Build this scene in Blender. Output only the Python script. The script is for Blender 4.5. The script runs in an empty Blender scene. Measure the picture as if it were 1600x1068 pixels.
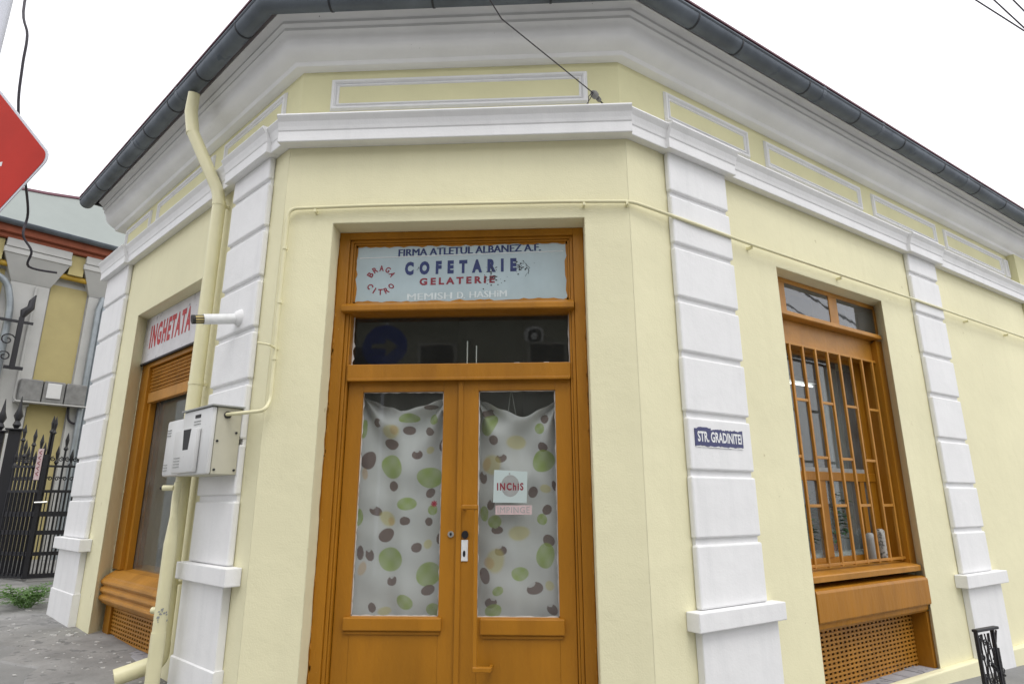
import bpy, bmesh, math, random
from mathutils import Vector, Matrix
random.seed(7)
scn = bpy.context.scene
COL = scn.collection
G = 1.335                       # height of the camera above the ground in front of the door

# ------------------------------------------------------------------ camera
cam_d = bpy.data.cameras.new('camera'); cam = bpy.data.objects.new('camera', cam_d); COL.objects.link(cam)
cam_d.sensor_width = 36.0; cam_d.lens = 961.04 / 1600 * 36.0; cam_d.clip_end = 3000; cam_d.clip_start = 0.05
f_ = Vector((-0.04630516, 0.96633057, 0.25310287)); r_ = Vector((0.99882253, 0.04845978, -0.00228181)); u_ = Vector((0.0144703, -0.25269919, 0.96743668))
M = Matrix.Identity(4)
for i in range(3):
    M[i][0] = r_[i]; M[i][1] = u_[i]; M[i][2] = -f_[i]
M[2][3] = G
cam.matrix_world = M
scn.camera = cam
scn.render.resolution_x = 1024; scn.render.resolution_y = 683

# ------------------------------------------------------------------ sky, sun, exposure
w = bpy.data.worlds.new('World'); scn.world = w; w.use_nodes = True
nt = w.node_tree; nt.nodes.clear()
sky = nt.nodes.new('ShaderNodeTexSky'); sky.sky_type = 'NISHITA'; sky.sun_disc = False
SUN_EL, SUN_AZ = math.radians(62), math.radians(150)
sky.sun_elevation = SUN_EL; sky.sun_rotation = SUN_AZ; sky.dust_density = 3.0; sky.air_density = 1.0
hs = nt.nodes.new('ShaderNodeHueSaturation'); hs.inputs['Saturation'].default_value = 0.12
mx = nt.nodes.new('ShaderNodeMix'); mx.data_type = 'RGBA'; mx.inputs['Factor'].default_value = 0.75
mx.inputs['B'].default_value = (10.9, 10.9, 11.3, 1)          # flat cloud cover, as bright as the sky it hides
bg = nt.nodes.new('ShaderNodeBackground'); bg.inputs['Strength'].default_value = 0.12
wo = nt.nodes.new('ShaderNodeOutputWorld')
nt.links.new(sky.outputs[0], hs.inputs['Color']); nt.links.new(hs.outputs[0], mx.inputs['A'])
nt.links.new(mx.outputs['Result'], bg.inputs['Color']); nt.links.new(bg.outputs[0], wo.inputs[0])
sl = bpy.data.lights.new('sun', 'SUN'); sl.energy = 0.8; sl.angle = math.radians(25); sl.color = (1.0, 0.97, 0.92)
so = bpy.data.objects.new('sun', sl); COL.objects.link(so)
sd = Vector((math.sin(SUN_AZ) * math.cos(SUN_EL), math.cos(SUN_AZ) * math.cos(SUN_EL), math.sin(SUN_EL)))
so.rotation_euler = sd.to_track_quat('Z', 'Y').to_euler()
scn.view_settings.view_transform = 'Standard'; scn.view_settings.look = 'None'
scn.view_settings.gamma = 1; scn.view_settings.use_curve_mapping = False
scn.view_settings.exposure = 0.42
scn.render.engine = 'CYCLES'
scn.cycles.max_bounces = 8; scn.cycles.transparent_max_bounces = 16

# ------------------------------------------------------------------ wall frames (s along, o outwards, z up from eye level)
class Frame:
    def __init__(self, ox, oy, t, n):
        self.o = Vector((ox, oy)); self.t = Vector(t).normalized(); self.n = Vector(n).normalized()
    def P(self, s, o, z):
        q = self.o + self.t * s + self.n * o
        return Vector((q.x, q.y, z + G))
AL, AR = 2.4517, 0.6228
LX, RX = -1.848, 0.6405
FF = Frame(0, 4, (1, 0), (0, -1))
FR = Frame(RX, 4, (math.cos(AR), math.sin(AR)), (math.sin(AR), -math.cos(AR)))
FL = Frame(LX, 4, (math.cos(AL), math.sin(AL)), (-math.sin(AL), math.cos(AL)))
KL = math.tan((math.pi - AL) / 2); KR = math.tan(AR / 2)
def gz(x):                                  # the street falls gently to the right
    return -0.042 * max(-14, min(14, x))

# ------------------------------------------------------------------ mesh builder
class MB:
    def __init__(self): self.v = []; self.f = []
    def add(self, vs, fs):
        b = len(self.v); self.v += [Vector(p) for p in vs]; self.f += [tuple(i + b for i in f) for f in fs]; return self
    def box(self, fr, s0, s1, o0, o1, z0, z1, bev=0.0):
        if bev <= 0:
            vs = [fr.P(s, o, z) for s in (s0, s1) for o in (o0, o1) for z in (z0, z1)]
            return self.add(vs, [(0, 1, 3, 2), (4, 6, 7, 5), (0, 4, 5, 1), (2, 3, 7, 6), (0, 2, 6, 4), (1, 5, 7, 3)])
        bm = bmesh.new()
        vs = [bm.verts.new((s, o, z)) for s in (s0, s1) for o in (o0, o1) for z in (z0, z1)]
        for f in [(0, 1, 3, 2), (4, 6, 7, 5), (0, 4, 5, 1), (2, 3, 7, 6), (0, 2, 6, 4), (1, 5, 7, 3)]: bm.faces.new([vs[i] for i in f])
        bmesh.ops.bevel(bm, geom=list(bm.edges), offset=bev, segments=2, profile=0.5, affect='EDGES')
        bm.verts.index_update()
        self.add([fr.P(*v.co) for v in bm.verts], [[v.index for v in f.verts] for f in bm.faces]); bm.free(); return self
    def prism(self, fr, prof, s0, s1):      # prof: closed outline of (o, z), pushed along s
        n = len(prof); vs = [fr.P(s0, o, z) for o, z in prof] + [fr.P(s1, o, z) for o, z in prof]
        return self.add(vs, [(i, (i + 1) % n, n + (i + 1) % n, n + i) for i in range(n)] + [tuple(range(n)), tuple(range(2 * n - 1, n - 1, -1))])
    def plate(self, fr, out, o0, o1):       # out: closed outline of (s, z), pushed along o
        n = len(out); vs = [fr.P(s, o0, z) for s, z in out] + [fr.P(s, o1, z) for s, z in out]
        return self.add(vs, [(i, (i + 1) % n, n + (i + 1) % n, n + i) for i in range(n)] + [tuple(range(n)), tuple(range(2 * n - 1, n - 1, -1))])
    def sweep3(self, prof, sl, sr, closed=True):   # a moulding that runs round all three walls
        n = len(prof); vs = []
        for o, z in prof:
            vs += [FL.P(sl, o, z), Vector((LX - o * KL, 4 - o, z + G)), Vector((RX + o * KR, 4 - o, z + G)), FR.P(sr, o, z)]
        fs = []
        for i in range(n if closed else n - 1):
            j = (i + 1) % n
            for k in range(3): fs.append((4 * i + k, 4 * i + k + 1, 4 * j + k + 1, 4 * j + k))
        if closed: fs += [tuple(4 * i for i in range(n)), tuple(4 * i + 3 for i in range(n - 1, -1, -1))]
        return self.add(vs, fs)
    def tube(self, pts, r, n=10, caps=True, hollow=False):
        pts = [Vector(p) for p in pts]; rs = r if isinstance(r, (list, tuple)) else [r] * len(pts)
        up = None; vs = []
        for i, p in enumerate(pts):
            d = (pts[min(i + 1, len(pts) - 1)] - pts[max(i - 1, 0)])
            if d.length < 1e-9: d = Vector((0, 0, 1))
            d.normalize()
            if up is None: up = d.orthogonal().normalized()
            else:
                up = up - d * up.dot(d)
                up = up.normalized() if up.length > 1e-6 else d.orthogonal().normalized()
            q = d.cross(up)
            vs += [p + (up * math.cos(a) + q * math.sin(a)) * rs[i] for a in [2 * math.pi * k / n for k in range(n)]]
        fs = [(i * n + k, i * n + (k + 1) % n, (i + 1) * n + (k + 1) % n, (i + 1) * n + k) for i in range(len(pts) - 1) for k in range(n)]
        if caps: fs += [tuple(range(n))[::-1], tuple(range((len(pts) - 1) * n, len(pts) * n))]
        return self.add(vs, fs)
    def disc(self, fr, s, z, rs, rz, o0, o1, n=20):
        return self.plate(fr, [(s + rs * math.cos(2 * math.pi * k / n), z + rz * math.sin(2 * math.pi * k / n)) for k in range(n)], o0, o1)
    def build(self, name, mat, parent=None, smooth=False, label=None, kind=None, norm=True):
        c = Vector((0, 0, 0))
        lo = Vector((min(p.x for p in self.v), min(p.y for p in self.v), min(p.z for p in self.v)))
        hi = Vector((max(p.x for p in self.v), max(p.y for p in self.v), max(p.z for p in self.v)))
        c = (lo + hi) / 2; c.z = lo.z
        me = bpy.data.meshes.new(name)
        me.from_pydata([p - c for p in self.v], [], self.f)
        if norm:
            bm = bmesh.new(); bm.from_mesh(me)
            bmesh.ops.recalc_face_normals(bm, faces=bm.faces); bm.to_mesh(me); bm.free()
        me.materials.append(mat)
        o = bpy.data.objects.new(name, me)
        return link(o, c, parent, smooth, label, kind)
ORG = {}
def link(o, c, parent=None, smooth=False, label=None, kind=None):
    COL.objects.link(o)
    if parent is not None:
        o.parent = parent; o.location = c - ORG[parent.name]
    else: o.location = c
    ORG[o.name] = Vector(c)
    if smooth:
        for p in o.data.polygons: p.use_smooth = True
        try: o.data.set_sharp_from_angle(angle=math.radians(38))
        except Exception: pass
    if label: o['label'] = label
    if kind: o['kind'] = kind
    return o
def tag(o, label, cat, group=None, kind=None):
    o['label'] = label; o['category'] = cat
    if group: o['group'] = group
    if kind: o['kind'] = kind
    return o
def thing(name, loc, label, cat, group=None):
    o = bpy.data.objects.new(name, None); COL.objects.link(o); o.location = loc; o.empty_display_size = 0.1
    ORG[o.name] = Vector(loc)
    return tag(o, label, cat, group)
def again(o, d, parent=None):               # a copy of one part, moved by d, sharing its mesh
    c = o.copy(); COL.objects.link(c)
    if parent is not None and parent is not o.parent:
        c.parent = parent; c.location = ORG[o.name] + Vector(d) - ORG[parent.name]
    else: c.location = o.location + Vector(d)
    ORG[c.name] = ORG[o.name] + Vector(d)
    return c
def text(name, string, fr, s0, s1, z0, z1, off, mat, parent, rev=False, skew=0.0, bold=0.02, deep=0.0015, spacing=1.0, tilt=None, lift=0.0, dbl=0.0):
    cu = bpy.data.curves.new(name, 'FONT'); cu.body = string; cu.offset = bold; cu.space_character = spacing; cu.resolution_u = 3
    tmp = bpy.data.objects.new(name, cu); COL.objects.link(tmp)
    dg = bpy.context.evaluated_depsgraph_get(); me = bpy.data.meshes.new_from_object(tmp.evaluated_get(dg))
    bpy.data.objects.remove(tmp); bpy.data.curves.remove(cu)
    xs = [v.co.x for v in me.vertices]; ys = [v.co.y for v in me.vertices]
    x0, x1, y0, y1 = min(xs), max(xs), min(ys), max(ys)
    mb = MB(); n = len(me.vertices); pts = []
    for v in me.vertices:
        a = (v.co.x - x0) / (x1 - x0); b = (v.co.y - y0) / (y1 - y0)
        if tilt:                             # turned round a centre (s, z, radius, angle, height, width)
            cs, cz, rad, ang, h, wd = tilt
            lx = (a - .5) * wd; lz = rad + (b - .5) * h if rad > 0 else rad + (b - .5) * h
            s = cs + lx * math.cos(ang) + lz * math.sin(ang); z = cz - lx * math.sin(ang) + lz * math.cos(ang)
        else:
            s = s0 + (s1 - s0) * a; z = z0 + (z1 - z0) * b + lift * a; s += skew * b
        pts.append((s, z))
    vs = [fr.P(s, off, z) for s, z in pts]
    mb.add(vs, [tuple(p.vertices) for p in me.polygons])
    if dbl:
        for q in range(1, 4): mb.add([fr.P(s + dbl * q / 3, off + .0001 * q, z) for s, z in pts], [tuple(p.vertices) for p in me.polygons])
    bpy.data.meshes.remove(me)
    o = mb.build(name, mat, parent, norm=False)
    # turn every letter face to the street, then give the paint a little thickness
    bm = bmesh.new(); bm.from_mesh(o.data); nn = Vector((fr.n.x, fr.n.y, 0))
    for f in bm.faces:
        f.normal_update()
        if f.normal.dot(nn) < 0: f.normal_flip()
    bm.to_mesh(o.data); bm.free()
    return o

# ------------------------------------------------------------------ materials
def lin(c):
    return tuple(((x / 255) / 12.92 if x / 255 <= 0.04045 else ((x / 255 + 0.055) / 1.055) ** 2.4) for x in c)
def mat(name, col, rough=0.8, var=0.06, vscale=1.5, bump=0.0, bscale=60, stretch=(1, 1, 1), spot=None, spotcol=None, spotscale=20, metal=0.0, spec=0.5, bump2=0.0, b2scale=6, streak=0.0, streakcol=None, bevel=0.0):
    m = bpy.data.materials.new(name); m.use_nodes = True; nt = m.node_tree; N = nt.nodes; Lk = nt.links
    p = N['Principled BSDF']; p.inputs['Roughness'].default_value = rough; p.inputs['Metallic'].default_value = metal
    p.inputs['Specular IOR Level'].default_value = spec
    geo = N.new('ShaderNodeNewGeometry'); mp = N.new('ShaderNodeMapping'); mp.inputs['Scale'].default_value = stretch
    Lk.new(geo.outputs['Position'], mp.inputs['Vector'])
    def noise(sc, det=4, ro=0.55, vec=None):
        n = N.new('ShaderNodeTexNoise'); n.inputs['Scale'].default_value = sc; n.inputs['Detail'].default_value = det; n.inputs['Roughness'].default_value = ro
        Lk.new((vec or mp.outputs['Vector']), n.inputs['Vector']); return n
    n1 = noise(vscale)
    ramp = N.new('ShaderNodeMapRange'); ramp.inputs['From Min'].default_value = 0.3; ramp.inputs['From Max'].default_value = 0.7
    ramp.inputs['To Min'].default_value = 1 - var; ramp.inputs['To Max'].default_value = 1 + var
    Lk.new(n1.outputs['Fac'], ramp.inputs['Value'])
    mul = N.new('ShaderNodeVectorMath'); mul.operation = 'SCALE'; mul.inputs[0].default_value = col[:3]
    Lk.new(ramp.outputs['Result'], mul.inputs['Scale']); cur = mul.outputs['Vector']
    def over(cur, fac, c2):
        mi = N.new('ShaderNodeMix'); mi.data_type = 'RGBA'; Lk.new(fac, mi.inputs['Factor']); Lk.new(cur, mi.inputs['A']); mi.inputs['B'].default_value = (*c2, 1)
        return mi.outputs['Result']
    if spot:
        n3 = noise(spotscale, 5, 0.6, geo.outputs['Position']); r3 = N.new('ShaderNodeMapRange')
        r3.inputs['From Min'].default_value = spot; r3.inputs['From Max'].default_value = spot + 0.03
        Lk.new(n3.outputs['Fac'], r3.inputs['Value']); cur = over(cur, r3.outputs['Result'], spotcol)
    if streak:
        m2 = N.new('ShaderNodeMapping'); m2.inputs['Scale'].default_value = (9, 9, 0.7); Lk.new(geo.outputs['Position'], m2.inputs['Vector'])
        n4 = noise(1.0, 5, 0.6, m2.outputs['Vector']); r4 = N.new('ShaderNodeMapRange'); r4.inputs['From Min'].default_value = 0.5; r4.inputs['From Max'].default_value = 0.8
        r4.inputs['To Max'].default_value = streak
        Lk.new(n4.outputs['Fac'], r4.inputs['Value']); cur = over(cur, r4.outputs['Result'], streakcol)
    Lk.new(cur, p.inputs['Base Color'])
    nrm = None
    if bevel:
        bv = N.new('ShaderNodeBevel'); bv.samples = 4; bv.inputs['Radius'].default_value = bevel; nrm = bv.outputs['Normal']
    for st, sc, dist in ((bump2, b2scale, 0.01), (bump, bscale, 0.002)):
        if st:
            nb = noise(sc, 3); b = N.new('ShaderNodeBump'); b.inputs['Strength'].default_value = st; b.inputs['Distance'].default_value = dist
            Lk.new(nb.outputs['Fac'], b.inputs['Height'])
            if nrm: Lk.new(nrm, b.inputs['Normal'])
            nrm = b.outputs['Normal']
    if nrm: Lk.new(nrm, p.inputs['Normal'])
    return m
YEL = (0.765, 0.727, 0.49)
M_yel = mat('yellow_plaster', YEL, 0.85, 0.05, 0.8, bump=0.8, bscale=90, bump2=0.7, b2scale=4, bevel=0.014, streak=0.16, streakcol=(0.60, 0.555, 0.36), spot=0.70, spotcol=(0.60, 0.55, 0.34), spotscale=7)
M_yel2 = mat('yellow_frieze', (0.72, 0.69, 0.42), 0.85, 0.05, 2, bump=0.5, bscale=110, bump2=0.3, b2scale=5)
M_wht = mat('white_plaster', (0.785, 0.785, 0.785), 0.8, 0.03, 2.5, bump=0.5, bscale=90, bump2=0.45, b2scale=7, bevel=0.006, streak=0.25, streakcol=(0.55, 0.56, 0.57))
M_cor = mat('cornice_plaster', (0.81, 0.81, 0.805), 0.85, 0.06, 1.8, bump=0.6, bscale=60, bump2=0.7, b2scale=6, spot=0.72, spotcol=(0.36, 0.36, 0.36), spotscale=26)
M_wood = mat('ochre_painted_wood', (0.36, 0.150, 0.008), 0.42, 0.15, 3.0, streak=0.35, streakcol=(0.19, 0.068, 0.004), bump=0.7, bscale=90, stretch=(1, 1, 0.25), spot=0.735, spotcol=(0.62, 0.40, 0.18), spotscale=46, bump2=0.7, b2scale=12, bevel=0.004, spec=0.38)
M_wood2 = mat('ochre_wood_light', (0.42, 0.19, 0.025), 0.42, 0.16, 4.0, bump=0.5, bscale=90, bump2=0.5, b2scale=12, spec=0.4, streak=0.4, streakcol=(0.26, 0.10, 0.01))
M_pipe = mat('cream_painted_pipe', (0.73, 0.69, 0.44), 0.4, 0.05, 4, bump2=0.25, b2scale=9)
M_zinc = mat('zinc_gutter', (0.125, 0.145, 0.17), 0.55, 0.25, 3.5, metal=0.35, bump2=0.4, b2scale=10, spot=0.62, spotcol=(0.10, 0.12, 0.15), spotscale=5)
M_roof = mat('roof_sheet', (0.16, 0.07, 0.09), 0.6, 0.15)
M_fill = mat('grey_box_plastic', (0.62, 0.625, 0.62), 0.45, 0.04, 5, spot=0.70, spotcol=(0.42, 0.42, 0.40), spotscale=30)
M_side = mat('cream_metal_side', (0.50, 0.48, 0.38), 0.5, 0.06, 5, spot=0.70, spotcol=(0.30, 0.27, 0.2), spotscale=24)
M_blk = mat('black_iron', (0.012, 0.012, 0.016), 0.45, 0.2)
M_dark = mat('dark_void', (0.02, 0.02, 0.022), 0.7, 0.1)
M_grd = mat('asphalt', (0.215, 0.215, 0.21), 0.9, 0.2, 1.3, bump=1.0, bscale=120, bump2=0.8, b2scale=8, spot=0.70, spotcol=(0.31, 0.31, 0.30), spotscale=9)
M_pav = mat('old_concrete', (0.25, 0.247, 0.24), 0.9, 0.25, 4, bump=1.0, bscale=60, bump2=1.0, b2scale=9, spot=0.58, spotcol=(0.17, 0.17, 0.168), spotscale=8)
M_chip = mat('mortar_chip', (0.52, 0.515, 0.50), 0.9, 0.15, 12)
M_stone = mat('grey_stone', (0.33, 0.33, 0.35), 0.8, 0.2, 7, bump=0.8, bscale=50, spot=0.6, spotcol=(0.16, 0.16, 0.17), spotscale=14)
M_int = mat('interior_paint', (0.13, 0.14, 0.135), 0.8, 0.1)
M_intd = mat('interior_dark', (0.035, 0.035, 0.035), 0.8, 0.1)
M_navy = mat('navy_paint', (0.018, 0.032, 0.13), 0.5, 0.2, 30)
M_red = mat('red_paint', (0.42, 0.022, 0.03), 0.5, 0.15, 30)
M_dred = mat('dark_red_paint', (0.22, 0.02, 0.035), 0.5, 0.15, 30)
M_whp = mat('white_paint', (0.75, 0.76, 0.76), 0.5, 0.05, 30)
M_pblue = mat('pale_blue_sign', (0.38, 0.475, 0.505), 0.22, 0.06, 6, spec=0.6, streak=0.2, streakcol=(0.28, 0.38, 0.42))
M_board = mat('white_sign_board', (0.58, 0.57, 0.58), 0.6, 0.08, 8, spot=0.64, spotcol=(0.27, 0.27, 0.29), spotscale=9)
M_ename = mat('navy_enamel', (0.022, 0.026, 0.115), 0.3, 0.1, 20)
M_steel = mat('worn_steel', (0.5, 0.5, 0.48), 0.35, 0.2, 30, metal=0.8)
M_grp = mat('grey_paint', (0.30, 0.31, 0.30), 0.5, 0.1, 20)
M_notice = mat('pale_notice', (0.46, 0.54, 0.53), 0.5, 0.04)
M_pink = mat('pink_label', (0.55, 0.42, 0.42), 0.5, 0.1, 30)
M_sred = mat('sign_red', (0.50, 0.030, 0.018), 0.6, 0.08, 5, spec=0.15)
M_ochre = mat('neighbour_ochre', (0.43, 0.365, 0.17), 0.85, 0.08, 2, bump=0.4, bscale=80)
M_nwht = mat('neighbour_white', (0.47, 0.47, 0.455), 0.85, 0.08, 2, bump=0.4, bscale=80)
M_nroof = mat('pale_green_sheet', (0.27, 0.30, 0.285), 0.6, 0.05, 1.5)
M_nred = mat('red_eaves', (0.25, 0.065, 0.028), 0.7, 0.15, 5)
M_ypipe = mat('yellow_gas_pipe', (0.46, 0.29, 0.03), 0.45, 0.1)
M_box = mat('grey_meter_box', (0.19, 0.19, 0.185), 0.6, 0.2, 9)
M_gpipe = mat('galvanised_pipe', (0.27, 0.30, 0.32), 0.4, 0.15, 6, metal=0.4)
M_cable = mat('black_cable', (0.02, 0.016, 0.024), 0.6, 0.1)
M_leaf = mat('weed_leaf', (0.075, 0.16, 0.03), 0.6, 0.35, 14)
M_leaf2 = mat('pot_leaf', (0.03, 0.09, 0.03), 0.6, 0.3, 14)
M_opp = mat('opposite_plaster', (0.20, 0.195, 0.15), 0.85, 0.12, 1)
M_oppd = mat('opposite_dark', (0.05, 0.045, 0.04), 0.8, 0.12, 1)
M_blue = mat('sign_blue', (0.02, 0.04, 0.2), 0.4, 0.05)
M_pole = mat('pale_pole', (0.62, 0.64, 0.70), 0.4, 0.05)
M_owf = mat('weathered_frame', (0.27, 0.26, 0.23), 0.8, 0.1)
M_strap = mat('strap_iron', (0.03, 0.033, 0.04), 0.6, 0.2)
M_faint = mat('faded_white_paint', (0.56, 0.63, 0.64), 0.5, 0.1, 40)
M_void = mat('vent_shade_black', (0.012, 0.010, 0.008), 0.9, 0.1)  # near-black colour stands in for the shade inside the cellar vents
M_jar = mat('patterned_jar', (0.42, 0.42, 0.39), 0.5, 0.1, 30, spot=0.52, spotcol=(0.12, 0.12, 0.11), spotscale=45)
M_brick = mat('flue_liner', (0.45, 0.36, 0.14), 0.5, 0.2, 20)
M_putty = mat('white_putty', (0.6, 0.6, 0.58), 0.6, 0.1, 30)
def glass(name, tint=(0.85, 0.9, 0.88), ior=1.5, dirt=0.0):
    m = bpy.data.materials.new(name); m.use_nodes = True; nt = m.node_tree; N = nt.nodes; N.clear(); Lk = nt.links
    out = N.new('ShaderNodeOutputMaterial'); tr = N.new('ShaderNodeBsdfTransparent'); tr.inputs[0].default_value = (*tint, 1)
    gl = N.new('ShaderNodeBsdfGlossy'); gl.inputs['Roughness'].default_value = 0.02; geo = N.new('ShaderNodeNewGeometry')
    dt = N.new('ShaderNodeVectorMath'); dt.operation = 'DOT_PRODUCT'; Lk.new(geo.outputs['Normal'], dt.inputs[0]); Lk.new(geo.outputs['Incoming'], dt.inputs[1])
    def mth(op, a, b=None):
        n = N.new('ShaderNodeMath'); n.operation = op
        for i, x in enumerate((a, b)):
            if x is None: continue
            if isinstance(x, (int, float)): n.inputs[i].default_value = x
            else: Lk.new(x, n.inputs[i])
        return n.outputs[0]
    f0 = ((ior - 1) / (ior + 1)) ** 2
    sch = mth('ADD', f0, mth('MULTIPLY', 1 - f0, mth('POWER', mth('SUBTRACT', 1.0, mth('ABSOLUTE', dt.outputs['Value'])), 5.0))); 
    nz = N.new('ShaderNodeTexNoise'); nz.inputs['Scale'].default_value = 3.5
    bp = N.new('ShaderNodeBump'); bp.inputs['Strength'].default_value = 0.12; bp.inputs['Distance'].default_value = 0.004
    Lk.new(geo.outputs['Position'], nz.inputs['Vector']); Lk.new(nz.outputs['Fac'], bp.inputs['Height']); Lk.new(bp.outputs['Normal'], gl.inputs['Normal'])
    mx = N.new('ShaderNodeMixShader'); Lk.new(sch, mx.inputs[0]); Lk.new(tr.outputs[0], mx.inputs[1]); Lk.new(gl.outputs[0], mx.inputs[2]); cur = mx.outputs[0]
    if dirt:
        df = N.new('ShaderNodeBsdfDiffuse'); df.inputs[0].default_value = (0.4, 0.41, 0.4, 1); m2 = N.new('ShaderNodeMixShader')
        n2 = N.new('ShaderNodeTexNoise'); n2.inputs['Scale'].default_value = 5; r2 = N.new('ShaderNodeMapRange'); r2.inputs['To Max'].default_value = dirt * 2
        Lk.new(geo.outputs['Position'], n2.inputs['Vector']); Lk.new(n2.outputs['Fac'], r2.inputs['Value'])
        Lk.new(r2.outputs['Result'], m2.inputs[0]); Lk.new(cur, m2.inputs[1]); Lk.new(df.outputs[0], m2.inputs[2]); cur = m2.outputs[0]
    Lk.new(cur, out.inputs[0]); return m
M_gl = glass('window_glass', (0.97, 0.985, 0.975), 1.55, dirt=0.03)
M_glt = glass('transom_glass', (0.9, 0.92, 0.9), 1.6, dirt=0.01)
M_gl2 = glass('shop_glass', (0.9, 0.94, 0.93), 1.7, dirt=0.10)
M_glw = glass('upper_glass', (0.6, 0.64, 0.68), 2.3, dirt=0.12)
M_lamp = bpy.data.materials.new('lit_tube'); M_lamp.use_nodes = True
_e = M_lamp.node_tree.nodes['Principled BSDF']; _e.inputs['Emission Color'].default_value = (1, 0.98, 0.92, 1); _e.inputs['Emission Strength'].default_value = 2.5

# ------------------------------------------------------------------ the ground
mb = MB(); xs = [-400, -60, -14] + [x * 0.5 for x in range(-27, 28)] + [14, 60, 400]
ys = [-400, -40, -12, -4, 0, 2, 3, 4, 5, 6, 7, 8, 9, 10, 12, 20, 60, 400]
def gv(x, y): return Vector((x, y, gz(x)))
mb.add([gv(x, y) for y in ys for x in xs], [(j * len(xs) + i, j * len(xs) + i + 1, (j + 1) * len(xs) + i + 1, (j + 1) * len(xs) + i) for j in range(len(ys) - 1) for i in range(len(xs) - 1)])
tag(mb.build('ground', M_grd), 'grey asphalt ground round the corner building', 'ground', kind='structure')
mb = MB()
def on_ground(fr, s, o, dz=0.0):
    p = fr.P(s, o, 0); return Vector((p.x, p.y, gz(p.x) + dz))
edge = [(0.2 * i, 0.62 + 0.10 * math.sin(i * 1.7) + 0.06 * random.random()) for i in range(-2, 36)]
vs = []
for s, o in edge: vs += [on_ground(FL, s, -0.2, 0.012), on_ground(FL, s, o * .6, 0.012 + 0.01 * random.random()), on_ground(FL, s, o, 0.0125), on_ground(FL, s, o + .03, -0.02)]
mb.add(vs, [(4 * i + k, 4 * i + k + 1, 4 * i + k + 5, 4 * i + k + 4) for i in range(len(edge) - 1) for k in range(3)])
tag(mb.build('pavement', M_pav), 'broken concrete strip at the foot of the left wall', 'pavement', kind='structure')
mb = MB()
for i in range(300):
    s = random.uniform(-.2, 6.5); o = abs(random.gauss(0.0, 0.36)) + 0.02 if s < 4.1 else random.uniform(-1.2, .9)
    c = on_ground(FL, s, o, 0.014 if o < .6 and s < 6 else 0.004); r = random.uniform(0.004, 0.016) * (1.8 if random.random() < .10 else 1); k = random.randint(4, 6); a0 = random.random() * 6
    pts = [c + Vector((math.cos(a0 + 6.283 * j / k) * r * random.uniform(.6, 1.5), math.sin(a0 + 6.283 * j / k) * r * random.uniform(.5, 1.1), 0)) for j in range(k)]
    top = [p + Vector((0, 0, r * random.uniform(.15, .5))) for p in pts]
    mb.add(pts + top, [tuple(range(k, 2 * k))] + [(j, (j + 1) % k, k + (j + 1) % k, k + j) for j in range(k)])
tag(mb.build('rubble', M_chip), 'white mortar chips scattered on the ground by the left wall', 'rubble', kind='stuff')

# ------------------------------------------------------------------ THE CORNER BUILDING
B = thing('corner_building', (-0.6, 5.5, 0), 'single-storey pale yellow corner shop with white pilasters and ochre double door', 'building')
def wall_part(fr, s0, s1, z0, z1, o, openings, thick, name, m, e0=None, e1=None):
    # openings: (s0, s1, z0, z1, depth, splay at s0, splay at s1); e0/e1 pull the ends in/out with depth so corners mitre
    ss = sorted({s0, s1} | {a for op in openings for a in op[:2]}); zs = sorted({z0, z1} | {a for op in openings for a in op[2:4]})
    mb = MB(); bk = o - thick
    def S(s, oo):
        if s == s0 and e0 is not None: return s + e0 * (oo)
        if s == s1 and e1 is not None: return s + e1 * (oo)
        return s
    def inside(sa, sb, za, zb): return any(op[0] <= (sa + sb) / 2 <= op[1] and op[2] <= (za + zb) / 2 <= op[3] for op in openings)
    for i in range(len(ss) - 1):
        for j in range(len(zs) - 1):
            if inside(ss[i], ss[i + 1], zs[j], zs[j + 1]): continue
            a, b, c, d = ss[i], ss[i + 1], zs[j], zs[j + 1]
            mb.add([fr.P(S(a, o), o, c), fr.P(S(b, o), o, c), fr.P(S(b, o), o, d), fr.P(S(a, o), o, d)], [(0, 1, 2, 3)])
            mb.add([fr.P(S(a, bk), bk, c), fr.P(S(b, bk), bk, c), fr.P(S(b, bk), bk, d), fr.P(S(a, bk), bk, d)], [(3, 2, 1, 0)])
    for a in (s0, s1): mb.add([fr.P(S(a, o), o, z0), fr.P(S(a, bk), bk, z0), fr.P(S(a, bk), bk, z1), fr.P(S(a, o), o, z1)], [(0, 1, 2, 3)])
    mb.add([fr.P(S(s0, o), o, z1), fr.P(S(s1, o), o, z1), fr.P(S(s1, bk), bk, z1), fr.P(S(s0, bk), bk, z1)], [(0, 1, 2, 3)])
    for a, b, c, d, dep, sa, sb in openings:
        A, Bq = a - sa, b + sb
        mb.add([fr.P(a, o, c), fr.P(A, o - dep, c), fr.P(A, o - dep, d), fr.P(a, o, d)], [(0, 1, 2, 3)])
        mb.add([fr.P(b, o, c), fr.P(Bq, o - dep, c), fr.P(Bq, o - dep, d), fr.P(b, o, d)], [(3, 2, 1, 0)])
        mb.add([fr.P(a, o, d), fr.P(A, o - dep, d), fr.P(Bq, o - dep, d), fr.P(b, o, d)], [(0, 1, 2, 3)])
        mb.add([fr.P(A, o - dep, c), fr.P(A, bk, c), fr.P(A, bk, d), fr.P(A, o - dep, d)], [(0, 1, 2, 3)])
        mb.add([fr.P(Bq, o - dep, c), fr.P(Bq, bk, c), fr.P(Bq, bk, d), fr.P(Bq, o - dep, d)], [(3, 2, 1, 0)])
        mb.add([fr.P(A, o - dep, d), fr.P(A, bk, d), fr.P(Bq, bk, d), fr.P(Bq, o - dep, d)], [(0, 1, 2, 3)])
    return mb.build(name, m, B, norm=False)
ZG = -1.75
DOOR = (-1.478, 0.322); RW = (1.675, 3.367); LW = (1.25, 3.0)
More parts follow.
